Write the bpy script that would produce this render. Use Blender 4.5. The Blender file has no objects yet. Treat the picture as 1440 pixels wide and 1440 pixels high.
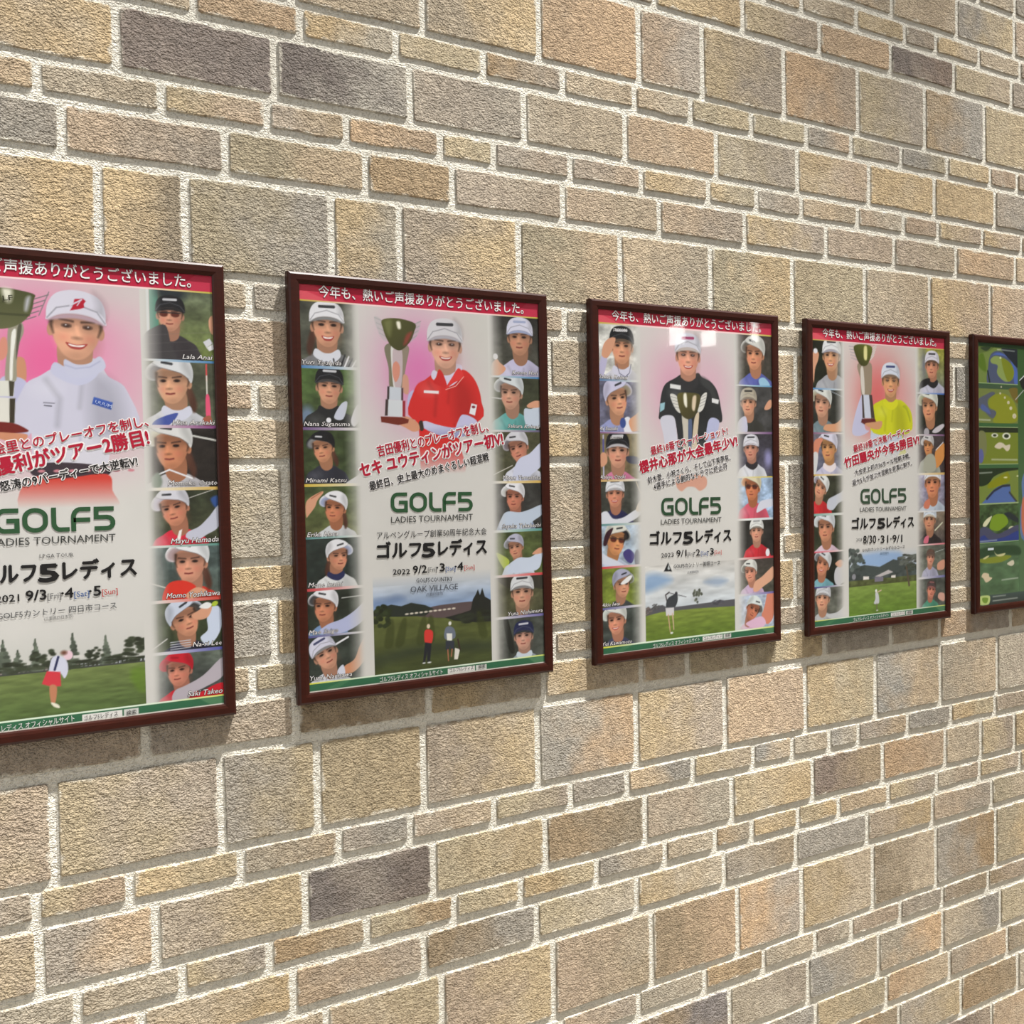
import bpy, math, random
import numpy as np

S = bpy.context.scene
COL = S.collection

# ------------------------------------------------------------------ camera
cam_d = bpy.data.cameras.new('camera')
cam = bpy.data.objects.new('camera', cam_d)
COL.objects.link(cam)
S.camera = cam
CAM_YAW, CAM_PITCH, CAM_ROLL = 0.539855, -0.02831, -0.021052
CAM_POS = (0.0, -1.73473, 0.375793)
FOCAL_PX = 1429.03                      # for a 1440 px wide frame
cam_d.sensor_fit = 'HORIZONTAL'
cam_d.sensor_width = 36.0
cam_d.lens = FOCAL_PX / 1440.0 * 36.0
cam_d.clip_start = 0.02


def cam_axes(yaw, pitch, roll):
    cy, sy, cp, sp = math.cos(yaw), math.sin(yaw), math.cos(pitch), math.sin(pitch)
    f = np.array([sy * cp, cy * cp, sp])
    r = np.array([cy, -sy, 0.0])
    u = np.cross(r, f)
    c, s = math.cos(roll), math.sin(roll)
    return c * r + s * u, -s * r + c * u, f


from mathutils import Matrix, Vector
_r, _u, _f = cam_axes(CAM_YAW, CAM_PITCH, CAM_ROLL)
cam.matrix_world = Matrix(((_r[0], _u[0], -_f[0], CAM_POS[0]),
                           (_r[1], _u[1], -_f[1], CAM_POS[1]),
                           (_r[2], _u[2], -_f[2], CAM_POS[2]),
                           (0, 0, 0, 1)))

# ------------------------------------------------------------------ world, exposure
W = bpy.data.worlds.new('world')
S.world = W
W.use_nodes = True
W.node_tree.nodes['Background'].inputs[0].default_value = (1.0, 1.0, 1.0, 1)
W.node_tree.nodes['Background'].inputs[1].default_value = 0.95
S.view_settings.view_transform = 'Standard'
S.view_settings.look = 'None'
S.view_settings.gamma = 1.0
S.view_settings.exposure = 0.0
S.view_settings.use_curve_mapping = False

# ceiling wall-washer lamps in a row close to the wall
LAMP_Z = 6.3
LAMPS = [(-0.9 + 1.7 * i, 1.35, 6700) for i in range(5)]


# ------------------------------------------------------------------ helpers
def lin(c):
    return tuple(((v / 255.0) / 12.92 if v / 255.0 <= 0.04045 else ((v / 255.0 + 0.055) / 1.055) ** 2.4) for v in c)


def mesh_obj(name, verts, faces, mat=None, parent=None, smooth=False):
    me = bpy.data.meshes.new(name)
    me.from_pydata(verts, [], faces)
    me.update()
    if smooth:
        me.polygons.foreach_set('use_smooth', [True] * len(me.polygons))
    o = bpy.data.objects.new(name, me)
    if mat is not None:
        me.materials.append(mat)
    COL.objects.link(o)
    if parent is not None:
        o.parent = parent
    return o


def empty(name, loc):
    o = bpy.data.objects.new(name, None)
    o.location = loc
    COL.objects.link(o)
    return o


class NT:
    def __init__(self, name):
        self.m = bpy.data.materials.new(name)
        self.m.use_nodes = True
        self.t = self.m.node_tree
        self.t.nodes.clear()
        self.out = self.n('ShaderNodeOutputMaterial')

    def n(self, kind, **kw):
        nd = self.t.nodes.new(kind)
        for k, v in kw.items():
            setattr(nd, k, v)
        return nd

    def l(self, a, b):
        self.t.links.new(a, b)

    def math(self, op, a, b=None, clamp=False):
        nd = self.n('ShaderNodeMath', operation=op)
        nd.use_clamp = clamp
        for i, v in enumerate((a, b)):
            if v is None:
                continue
            if isinstance(v, (int, float)):
                nd.inputs[i].default_value = v
            else:
                self.l(v, nd.inputs[i])
        return nd.outputs[0]

    def mix(self, f, a, b, blend='MIX'):
        nd = self.n('ShaderNodeMix', data_type='RGBA', blend_type=blend)
        for i, v in ((0, f), (6, a), (7, b)):
            if isinstance(v, (int, float)):
                nd.inputs[i].default_value = v
            elif isinstance(v, tuple):
                nd.inputs[i].default_value = v if len(v) == 4 else v + (1,)
            else:
                self.l(v, nd.inputs[i])
        return nd.outputs[2]

    def noise(self, vec, scale, detail=2, rough=0.5, dims='3D'):
        nd = self.n('ShaderNodeTexNoise', noise_dimensions=dims)
        if vec is not None:
            self.l(vec, nd.inputs['Vector'])
        nd.inputs['Scale'].default_value = scale
        nd.inputs['Detail'].default_value = detail
        nd.inputs['Roughness'].default_value = rough
        return nd.outputs['Fac']


def grain_height(t, pos):
    """coarse sand-faced stipple: rounded grains and pits of 2-5 mm"""
    mp = t.n('ShaderNodeMapping')
    mp.inputs['Scale'].default_value = (0.85, 1.0, 1.1)
    t.l(pos, mp.inputs['Vector'])
    warp = t.n('ShaderNodeTexNoise')
    warp.inputs['Scale'].default_value = 120
    warp.inputs['Detail'].default_value = 1
    t.l(mp.outputs[0], warp.inputs['Vector'])
    wv = t.n('ShaderNodeVectorMath', operation='SCALE')
    t.l(warp.outputs['Color'], wv.inputs[0])
    wv.inputs['Scale'].default_value = 0.008
    av = t.n('ShaderNodeVectorMath', operation='ADD')
    t.l(mp.outputs[0], av.inputs[0])
    t.l(wv.outputs[0], av.inputs[1])
    vo = t.n('ShaderNodeTexVoronoi', feature='F1')
    vo.inputs['Scale'].default_value = 250
    t.l(av.outputs[0], vo.inputs['Vector'])
    n1 = t.noise(mp.outputs[0], 300, 2, 0.6)
    n2 = t.noise(mp.outputs[0], 130, 1, 0.5)
    pit = t.math('MINIMUM', vo.outputs['Distance'], 0.45)
    h = t.math('ADD', t.math('MULTIPLY', pit, 0.95), t.math('MULTIPLY', n1, 0.75))
    h = t.math('ADD', h, t.math('MULTIPLY', n2, 0.8))
    return h


def brick_material():
    t = NT('sand_faced_brick')
    tc = t.n('ShaderNodeTexCoord')
    geo = t.n('ShaderNodeNewGeometry')
    pos = geo.outputs['Position']
    a = t.n('ShaderNodeAttribute', attribute_type='OBJECT', attribute_name='tone_a').outputs['Color']
    b = t.n('ShaderNodeAttribute', attribute_type='OBJECT', attribute_name='tone_b').outputs['Color']
    sep = t.n('ShaderNodeSeparateXYZ')
    t.l(tc.outputs['Object'], sep.inputs[0])
    inv = t.n('ShaderNodeAttribute', attribute_type='OBJECT', attribute_name='inv_width').outputs['Fac']
    along = t.math('MULTIPLY', sep.outputs[0], inv)            # -0.5 .. 0.5 along the brick
    cloud = t.noise(pos, 13, 2, 0.5)
    f = t.math('ADD', t.math('MULTIPLY', along, 1.5), t.math('MULTIPLY', t.math('SUBTRACT', cloud, 0.5), 2.2))
    f = t.math('ADD', f, 0.5, clamp=True)
    col = t.mix(f, a, b)
    # fine mottling
    m1 = t.noise(pos, 45, 3, 0.6)
    ramp = t.n('ShaderNodeMapRange')
    ramp.inputs[1].default_value, ramp.inputs[2].default_value = 0.35, 0.68
    ramp.inputs[3].default_value, ramp.inputs[4].default_value = 0.80, 1.14
    t.l(m1, ramp.inputs[0])
    mul = t.n('ShaderNodeVectorMath', operation='SCALE')
    t.l(col, mul.inputs[0])
    t.l(ramp.outputs[0], mul.inputs['Scale'])
    # lime bloom: thin veil of mortar wiped over some edges
    v1 = t.noise(pos, 5.0, 3, 0.6)
    vr = t.n('ShaderNodeMapRange')
    vr.inputs[1].default_value, vr.inputs[2].default_value = 0.55, 0.78
    vr.inputs[3].default_value, vr.inputs[4].default_value = 0.0, 0.5
    t.l(v1, vr.inputs[0])
    col2 = t.mix(vr.outputs[0], mul.outputs[0], lin((184, 174, 157)))
    # mortar smeared on to the arrises of each brick
    hw = t.n('ShaderNodeAttribute', attribute_type='OBJECT', attribute_name='half_width').outputs['Fac']
    hh = t.n('ShaderNodeAttribute', attribute_type='OBJECT', attribute_name='half_height').outputs['Fac']
    dx = t.math('SUBTRACT', hw, t.math('ABSOLUTE', sep.outputs[0]))
    dz = t.math('SUBTRACT', hh, t.math('ABSOLUTE', sep.outputs[2]))
    d = t.math('MINIMUM', dx, dz)
    en = t.noise(pos, 28, 3, 0.65)
    edge = t.math('SUBTRACT', t.math('MULTIPLY', t.math('SUBTRACT', en, 0.40), 0.034), d)
    em = t.math('MULTIPLY', edge, 170.0, clamp=True)
    col2 = t.mix(t.math('MULTIPLY', em, 0.75), col2, lin((203, 197, 183)))
    bs = t.n('ShaderNodeBsdfPrincipled')
    t.l(col2, bs.inputs['Base Color'])
    bs.inputs['Roughness'].default_value = 0.9
    bs.inputs['Specular IOR Level'].default_value = 0.2
    bp = t.n('ShaderNodeBump')
    bp.inputs['Strength'].default_value = 1.0
    bp.inputs['Distance'].default_value = GRAIN
    t.l(grain_height(t, pos), bp.inputs['Height'])
    t.l(bp.outputs[0], bs.inputs['Normal'])
    t.l(bs.outputs[0], t.out.inputs[0])
    return t.m


GRAIN = 0.0066


def mortar_material():
    t = NT('white_mortar')
    geo = t.n('ShaderNodeNewGeometry')
    pos = geo.outputs['Position']
    n = t.noise(pos, 70, 3, 0.6)
    col = t.mix(n, lin((190, 185, 173)), lin((219, 215, 203)))
    bs = t.n('ShaderNodeBsdfPrincipled')
    t.l(col, bs.inputs['Base Color'])
    bs.inputs['Roughness'].default_value = 0.95
    bs.inputs['Specular IOR Level'].default_value = 0.1
    bp = t.n('ShaderNodeBump')
    bp.inputs['Strength'].default_value = 1.0
    bp.inputs['Distance'].default_value = 0.0050
    t.l(grain_height(t, pos), bp.inputs['Height'])
    t.l(bp.outputs[0], bs.inputs['Normal'])
    t.l(bs.outputs[0], t.out.inputs[0])
    return t.m


def flat_material(name, rgb, rough=0.6, spec=0.3, emit=None):
    t = NT(name)
    bs = t.n('ShaderNodeBsdfPrincipled')
    bs.inputs['Base Color'].default_value = lin(rgb) + (1,)
    bs.inputs['Roughness'].default_value = rough
    bs.inputs['Specular IOR Level'].default_value = spec
    if emit:
        bs.inputs['Emission Color'].default_value = lin(rgb) + (1,)
        bs.inputs['Emission Strength'].default_value = emit
    t.l(bs.outputs[0], t.out.inputs[0])
    return t.m


def wood_material():
    t = NT('dark_mahogany_stain')
    tc = t.n('ShaderNodeTexCoord')
    mp = t.n('ShaderNodeMapping')
    mp.inputs['Scale'].default_value = (14, 60, 60)
    t.l(tc.outputs['Object'], mp.inputs['Vector'])
    n = t.noise(mp.outputs[0], 3.0, 4, 0.6)
    col = t.mix(n, lin((30, 10, 6)), lin((60, 22, 13)))
    bs = t.n('ShaderNodeBsdfPrincipled')
    t.l(col, bs.inputs['Base Color'])
    bs.inputs['Roughness'].default_value = 0.38
    bs.inputs['Specular IOR Level'].default_value = 0.3
    t.l(bs.outputs[0], t.out.inputs[0])
    return t.m


def glazing_material():
    t = NT('clear_acrylic')
    tr = t.n('ShaderNodeBsdfTransparent')
    tr.inputs[0].default_value = (0.97, 0.97, 0.97, 1)
    gl = t.n('ShaderNodeBsdfGlossy')
    gl.inputs['Roughness'].default_value = 0.03
    # Schlick reflectance, the same from either side of the thin sheet
    geo = t.n('ShaderNodeNewGeometry')
    dot = t.n('ShaderNodeVectorMath', operation='DOT_PRODUCT')
    t.l(geo.outputs['Normal'], dot.inputs[0])
    t.l(geo.outputs['Incoming'], dot.inputs[1])
    c = t.math('ABSOLUTE', dot.outputs['Value'])
    fr = t.math('ADD', t.math('MULTIPLY', t.math('POWER', t.math('SUBTRACT', 1.0, c), 5.0), 0.94), 0.042)
    mx = t.n('ShaderNodeMixShader')
    t.l(fr, mx.inputs[0])
    t.l(tr.outputs[0], mx.inputs[1])
    t.l(gl.outputs[0], mx.inputs[2])
    t.l(mx.outputs[0], t.out.inputs[0])
    return t.m


def print_material():
    t = NT('printed_paper')
    a = t.n('ShaderNodeAttribute', attribute_type='GEOMETRY', attribute_name='ink')
    bs = t.n('ShaderNodeBsdfPrincipled')
    t.l(a.outputs['Color'], bs.inputs['Base Color'])
    bs.inputs['Roughness'].default_value = 0.5
    bs.inputs['Specular IOR Level'].default_value = 0.25
    t.l(bs.outputs[0], t.out.inputs[0])
    return t.m


M_BRICK = brick_material()
M_MORTAR = mortar_material()
M_WOOD = wood_material()
M_GLAZE = glazing_material()
M_PRINT = print_material()
M_BACK = flat_material('hardboard_backing', (110, 84, 58), 0.9, 0.1)
M_PLASTER = flat_material('white_plaster', (226, 222, 212), 0.9, 0.1)
M_BEIGE = flat_material('beige_wall_paint', (150, 138, 120), 0.85, 0.1)
M_FLOOR = flat_material('grey_floor_tile', (120, 114, 104), 0.5, 0.3)

# courses of the wall seen in the photograph: top z, bottom z, joint x, brick tones
COURSES = [
    (1.7043, 1.6608, [2.718], 'b g'),
    (1.6421, 1.5478, [2.198, 2.459, 2.714], 'o b gy p'),
    (1.5308, 1.489, [1.874, 2.065, 2.247, 2.372, 2.553, 2.74], 'b b y g y b p'),
    (1.4701, 1.4031, [1.426, 1.683, 1.933, 2.191, 2.445, 2.699], 'o y yg o d y g'),
    (1.3833, 1.2313, [0.34, 0.616, 0.868, 1.127, 1.381, 1.559, 1.811, 2.067, 2.323, 2.575], 'b y b by o p yg op yg kg y'),
    (1.2165, 1.173, [0.214, 0.443, 0.627, 0.811, 0.997, 1.183, 1.367, 1.523, 1.705, 1.885, 2.041, 2.228, 2.414, 2.599], 'b b o y y kp b b y y g y gy y p'),
    (1.1543, 1.06, [0.318, 0.579, 0.837, 1.088, 1.34, 1.596, 1.852, 2.105, 2.36, 2.62], 'by d dg pg b o yg y y y g'),
    (1.043, 1.0012, [0.2, 0.386, 0.564, 0.709, 0.899, 1.016, 1.198, 1.382, 1.571, 1.719, 1.865, 2.062, 2.236, 2.373, 2.562, 2.741], 'o b y p o y p p y y g b o p y y b'),
    (0.9823, 0.9153, [0.233, 0.489, 0.745, 0.923, 1.177, 1.429, 1.68, 1.947, 2.197, 2.447, 2.71], 'g p yb k pg ob o y p p o b'),
    (0.8955, 0.7435, [0.283, 0.42, 0.676, 0.81, 1.069, 1.321, 1.574, 1.831, 2.085, 2.336, 2.594], 'by yk yg y gy y b y y b yo o'),
    (0.7287, 0.6852, [0.302, 0.524, 0.861, 1.176, 1.488, 1.702, 2.117, 2.615], 'b b g b b b b b b'),
    (0.6665, 0.5722, [0.4, 0.674, 1.136, 1.446, 1.839, 2.116, 2.436], 'b p b b b b g g'),
    (0.5552, 0.5134, [0.341, 0.528, 0.798, 1.012, 1.366, 1.677, 2.036, 2.309, 2.679], 'b o b b b b b b b b'),
    (0.4945, 0.4275, [0.284, 0.643, 1.01, 1.483, 2.035, 2.678], 'b yb y yb y b b'),
    (0.4077, 0.2557, [0.336, 0.576, 0.912, 1.361, 1.805, 2.165, 2.611], 'b yb b b y g b b'),
    (0.2409, 0.1974, [0.332, 0.704, 1.004, 1.359, 1.785, 2.137, 2.675], 'b y b y b b g b'),
    (0.1787, 0.0844, [0.329, 0.551, 0.846, 1.357, 1.827, 2.135, 2.674], 'b g y y y b y b'),
    (0.0674, 0.0256, [0.272, 0.51, 0.727, 0.904, 1.135, 1.475, 1.976, 2.273, 2.673], 'b k y b y b b g b b'),
    (0.0067, -0.0603, [0.329, 0.585, 0.846, 1.107, 1.357, 1.487, 1.661, 1.924, 2.167, 2.364, 2.678], 'p pg k y y b y y g b o b'),
    (-0.0801, -0.2321, [0.188, 0.45, 0.622, 0.833, 1.09, 1.341, 1.597, 1.856, 2.108, 2.366, 2.614], 'yp yp gy y gy go y o y gb b b'),
    (-0.2469, -0.2904, [0.159, 0.298, 0.481, 0.66, 0.803, 0.985, 1.168, 1.315, 1.499, 1.683, 1.81, 1.938, 2.043, 2.231, 2.409, 2.603], 'g y y b pg p y g bg yb g b g p g y g'),
    (-0.3091, -0.4034, [0.337, 0.594, 0.849, 1.104, 1.362, 1.614, 1.877, 2.132, 2.384, 2.538, 2.691], 'po gy d y k gb y dk o b y y'),
    (-0.4204, -0.4622, [0.214, 0.377, 0.526, 0.71, 0.892, 1.043, 1.231, 1.415, 1.561, 1.675, 1.826, 1.968, 2.153, 2.347, 2.531, 2.717], 'b b y k yk y y gb b k y y b y b y y'),
    (-0.4811, -0.5481, [0.31, 0.567, 0.825, 1.079, 1.335, 1.587, 1.818, 2.071, 2.328, 2.584], 'p by op kg yb yb gk g gy og y'),
    (-0.5679, -0.7199, [0.627, 0.86, 1.117, 1.373, 1.626, 1.835, 2.09, 2.34, 2.601], 'b by py pk ko o yb kb gk y'),
    (-0.7347, -0.7782, [1.134, 1.335, 1.524, 1.707, 1.879, 2.009, 2.195, 2.366, 2.565], 'b p b k b g p g gk k'),
    (-0.7995, -0.897, [1.298, 1.598, 1.853, 2.108, 2.365, 2.619], 'b kd bg g bo bg y'),
    (-0.914, -0.985, [1.878, 2.137, 2.393, 2.651], 'g y ob go k'),
    (-1.003, -1.098, [2.185, 2.441, 2.7], 'k gy k b'),
    (-1.114, -1.265, [2.576], 'd o'),
]

# ------------------------------------------------------------------ the setting
# mortar bed of the wall at y = 0; the brick faces stand 3.5 mm proud of it
MORTAR_Y = 0.0031
WX0, WX1, WZ0, WZ1 = -1.6, 6.0, -1.30, 2.62


def box(x0, x1, y0, y1, z0, z1):
    v = [(x, y, z) for z in (z0, z1) for y in (y0, y1) for x in (x0, x1)]
    f = [(0, 1, 3, 2)[::-1], (4, 5, 7, 6), (0, 1, 5, 4), (1, 3, 7, 5), (3, 2, 6, 7), (2, 0, 4, 6)]
    return v, f


wall = mesh_obj('wall_back', *box(WX0, WX1, MORTAR_Y, 0.2, WZ0, WZ1), M_MORTAR)
wall['kind'] = 'structure'
fl = mesh_obj('floor', *box(WX0, WX1 + 0.1, -5.6, 0.2, WZ0 - 0.1, WZ0), M_FLOOR)
fl['kind'] = 'structure'
# the rest of the lobby, seen only as reflections in the glazing
wr = mesh_obj('wall_right', *box(WX1, WX1 + 0.1, -5.6, 0.2, WZ0, 3.2), M_BEIGE)
wr['kind'] = 'structure'
wf = mesh_obj('wall_front', *box(WX0, WX1, -5.6, -5.5, WZ0, 3.2), M_BEIGE)
wf['kind'] = 'structure'
M_LIT = flat_material('lit_opal_pane', (250, 250, 246), 0.6, 0.2, emit=14.0)
for k, (ya, yb, za, zb) in enumerate(((-5.05, -4.88, 1.46, 1.59), (-5.48, -5.28, 1.52, 1.70), (-4.45, -4.38, 1.43, 1.65))):
    w = mesh_obj('light_box_%d' % (k + 1), *box(WX1 - 0.01, WX1, ya, yb, za, zb), M_LIT)  # unseen light boxes, added for the bright patches they reflect in the glazing
    w['kind'] = 'structure'

PAL = {'y': (168, 152, 124), 'o': (171, 150, 125), 'b': (167, 153, 132), 'g': (151, 142, 129),
       'p': (161, 147, 130), 'd': (122, 111, 103), 'k': (149, 132, 108)}
rng = random.Random(7)


def brick_shape(x0, x1, z0, z1, depth, rnd):
    """rounded, slightly wavy brick outline: 10 rim points, bevelled face"""
    w, h = x1 - x0, z1 - z0
    cx, cz = (x0 + x1) / 2, (z0 + z1) / 2
    j = lambda a: rnd.uniform(-a, a)
    a = 0.0016
    c = 0.0035
    rim = [(-w/2 + c, -h/2), (-w/6 + j(.01), -h/2 + j(a)), (w/6 + j(.01), -h/2 + j(a)), (w/2 - c, -h/2),
           (w/2, -h/2 + c), (w/2, h/2 - c),
           (w/2 - c, h/2), (w/6 + j(.01), h/2 + j(a)), (-w/6 + j(.01), h/2 + j(a)), (-w/2 + c, h/2),
           (-w/2, h/2 - c), (-w/2, -h/2 + c)]
    rim = [(x + j(.0009), z + j(.0009)) for x, z in rim]
    n = len(rim)
    b = 0.0016
    v = [(x, MORTAR_Y + 0.002, z) for x, z in rim]
    v += [(x, -depth + b, z) for x, z in rim]
    v += [(x * (1 - 2 * b / w), -depth, z * (1 - 2 * b / h)) for x, z in rim]
    f = []
    for k in range(2):
        for i in range(n):
            i2 = (i + 1) % n
            f.append((k * n + i, k * n + i2, (k + 1) * n + i2, (k + 1) * n + i))
    f.append(tuple(2 * n + i for i in range(n)))
    return (cx, cz), v, f


JW = 0.0072     # half a joint


def tone(code, r):
    c = PAL[code]
    k = r.uniform(0.94, 1.06)
    w = r.uniform(-5, 5)
    return tuple(lin((c[0] * k + w, c[1] * k, c[2] * k - w)))


def add_brick(x0, x1, z0, z1, cols):
    r = random.Random(int((x0 * 7919 + z0 * 104729) * 1000))
    (cx, cz), v, f = brick_shape(x0, x1, z0, z1, r.uniform(-0.0006, 0.0008), r)
    o = mesh_obj('brick', v, f, M_BRICK, wall)
    o.location = (cx, 0, cz)
    o['tone_a'] = tone(cols[0], r)
    o['tone_b'] = tone(cols[-1], r) if len(cols) > 1 else tone(r.choice([cols[0], cols[0], 'b', 'p']), r)
    o['inv_width'] = 1.0 / (x1 - x0)
    o['half_width'] = (x1 - x0) / 2
    o['half_height'] = (z1 - z0) / 2
    return o


margin = []      # bricks of the wall beyond the photograph's frame, joined
for zt, zb, joints, cols in COURSES:
    cols = cols.split()
    h = zt - zb
    r = random.Random(int(zt * 1000))
    long_w = lambda: r.uniform(0.17, 0.26) if h > 0.06 else r.uniform(0.12, 0.2)
    xs = [joints[0] - long_w()] + joints + [joints[-1] + long_w()]
    for i, cc in enumerate(cols):
        add_brick(xs[i] + JW, xs[i + 1] - JW, zb, zt, cc)
    x = xs[0]
    while x > WX0 + 0.05:
        w = min(long_w(), x - WX0)
        if x - w < WX0 + 0.05:
            w = x - WX0
        margin.append((x - w + JW, x - JW, zb, zt))
        x -= w
    x = xs[-1]
    while x < WX1 - 0.05:
        w = min(long_w(), WX1 - x)
        if x + w > WX1 - 0.05:
            w = WX1 - x
        margin.append((x + JW, x + w - JW, zb, zt))
        x += w
# courses above the frame, same sequence of heights
z = COURSES[0][0] + 0.0135
seq = [0.1518, 0.067, 0.0418, 0.0943, 0.0435]
k = 0
while z + seq[k % 5] < WZ1:
    x = WX0
    while x < WX1 - 0.05:
        w = rng.uniform(0.15, 0.24)
        if x + w > WX1 - 0.05:
            w = WX1 - x
        margin.append((x + JW, x + w - JW, z, z + seq[k % 5]))
        x += w
    z += seq[k % 5] + 0.0155
    k += 1
mv, mf, ma, mb = [], [], [], []
for x0, x1, z0, z1 in margin:
    r = random.Random(int((x0 * 7919 + z0 * 104729) * 1000))
    (cx, cz), v, f = brick_shape(x0, x1, z0, z1, r.uniform(-0.0006, 0.0008), r)
    base = len(mv)
    mv += [(x + cx, y, zz + cz) for x, y, zz in v]
    mf += [tuple(i + base for i in q) for q in f]
mo = mesh_obj('brickwork', mv, mf, M_BRICK, wall)
mo['kind'] = 'stuff'
mo['tone_a'] = tuple(lin(PAL['y']))
mo['tone_b'] = tuple(lin(PAL['p']))
mo['inv_width'] = 0.05
mo['half_width'] = mo['half_height'] = 100.0

# ------------------------------------------------------------------ lamps
for lx, ly, power in LAMPS:
    ld = bpy.data.lights.new('wall_washer_light', 'SPOT')
    ld.energy = power
    ld.color = (1.0, 0.975, 0.93)
    ld.shadow_soft_size = 0.05
    ld.spot_size = math.radians(33)
    ld.spot_blend = 1.0
    lo = bpy.data.objects.new('wall_washer_light', ld)
    lo.location = (lx, -ly, LAMP_Z)
    lo.rotation_euler = (math.radians(4), math.radians(14), 0)      # aimed down, a little towards the wall and to the left
    COL.objects.link(lo)

# ------------------------------------------------------------------ framed posters
FW, FH, FT, FACE = 0.536, 0.761, 0.017, 0.0205     # outer size, depth, moulding width
GAP = 0.001
OW, OH = FW - 2 * FACE, FH - 2 * FACE              # visible opening
PRINT_Y = -0.0128                                  # print plane (frame stands on the wall)


def moulding(parent, side):
    """one mitred length of moulding: flat-backed, rounded front, small inner lip"""
    L = FW if side in ('top', 'bottom') else FH
    # profile: (distance in from the outer edge, depth)
    prof = [(0, -GAP), (0, -FT * 0.72), (0.0012, -FT * 0.9), (0.0045, -FT), (0.0135, -FT),
            (0.018, -FT * 0.95), (0.0205, -FT * 0.89), (0.0205, -0.0085), (0.014, -GAP)]
    v, n = [], len(prof)
    for end in (0, 1):
        for d, y in prof:
            a = d if end == 0 else L - d
            v.append((a, y, d))
    f = [(i, (i + 1) % n, (i + 1) % n + n, i + n) for i in range(n)]
    f += [tuple(range(n))[::-1], tuple(range(n, 2 * n))]
    if side == 'bottom':
        tr = lambda p: (p[0], p[1], p[2])
    elif side == 'top':
        tr = lambda p: (L - p[0], p[1], FH - p[2])
    elif side == 'left':
        tr = lambda p: (p[2], p[1], L - p[0])
    else:
        tr = lambda p: (FW - p[2], p[1], p[0])
    o = mesh_obj('moulding', [tr(p) for p in v], f, M_WOOD, parent)
    return o


def framed_poster(x, z, label, group='framed posters in a row on the brick wall'):
    root = empty('framed_poster', (x, 0, z))
    root['label'] = label
    root['category'] = 'framed poster'
    root['group'] = group
    for s in ('bottom', 'left', 'top', 'right'):
        moulding(root, s)
    mesh_obj('backing_board', *box(0.008, FW - 0.008, -0.0085, -GAP, 0.008, FH - 0.008), M_BACK, root)
    g = mesh_obj('glazing', [(FACE - .003, -0.0143, FACE - .003), (FW - FACE + .003, -0.0143, FACE - .003),
                             (FW - FACE + .003, -0.0143, FH - FACE + .003), (FACE - .003, -0.0143, FH - FACE + .003)],
                 [(0, 1, 2, 3)], M_GLAZE, root)
    return root

INK_GAIN = (0.93, 0.94, 0.96)

# ------------------------------------------------------------------ printed sheets
# A sheet is a fine grid whose vertices carry the ink colour. It is painted here in
# millimetres of the visible opening: u to the right, v downwards, from its top left.
SW, SH = OW * 1000.0, OH * 1000.0
CC = {'W': (226, 226, 230), 'L': (198, 196, 214), 'K': (30, 32, 36), 'N': (44, 48, 84), 'G': (128, 130, 132),
      'R': (188, 42, 48), 'T': (112, 168, 166), 'P': (206, 128, 150), 'B': (72, 92, 160), 'Y': (196, 200, 40),
      'S': (208, 154, 124), 'D': (66, 66, 68), 'E': (232, 226, 205), 'A': (150, 160, 190), 'O': (214, 118, 70),
      'H': (48, 34, 28), 'C': (96, 60, 44), 'F': (60, 120, 92), 'U': (168, 190, 212)}
PAPER = (206, 204, 199)


def col(c):
    if isinstance(c, str):
        c = CC[c]
    return np.array(c, dtype=np.float32) / 255.0


def spline(pts, n=5):
    """closed Catmull-Rom curve through the points"""
    P = np.array(pts, dtype=float)
    m = len(P)
    out = []
    for i in range(m):
        p0, p1, p2, p3 = P[i - 1], P[i], P[(i + 1) % m], P[(i + 2) % m]
        for k in range(n):
            t = k / n
            out.append(0.5 * ((2 * p1) + (p2 - p0) * t + (2 * p0 - 5 * p1 + 4 * p2 - p3) * t * t
                              + (3 * p1 - p0 - 3 * p2 + p3) * t ** 3))
    return np.array(out)


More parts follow.
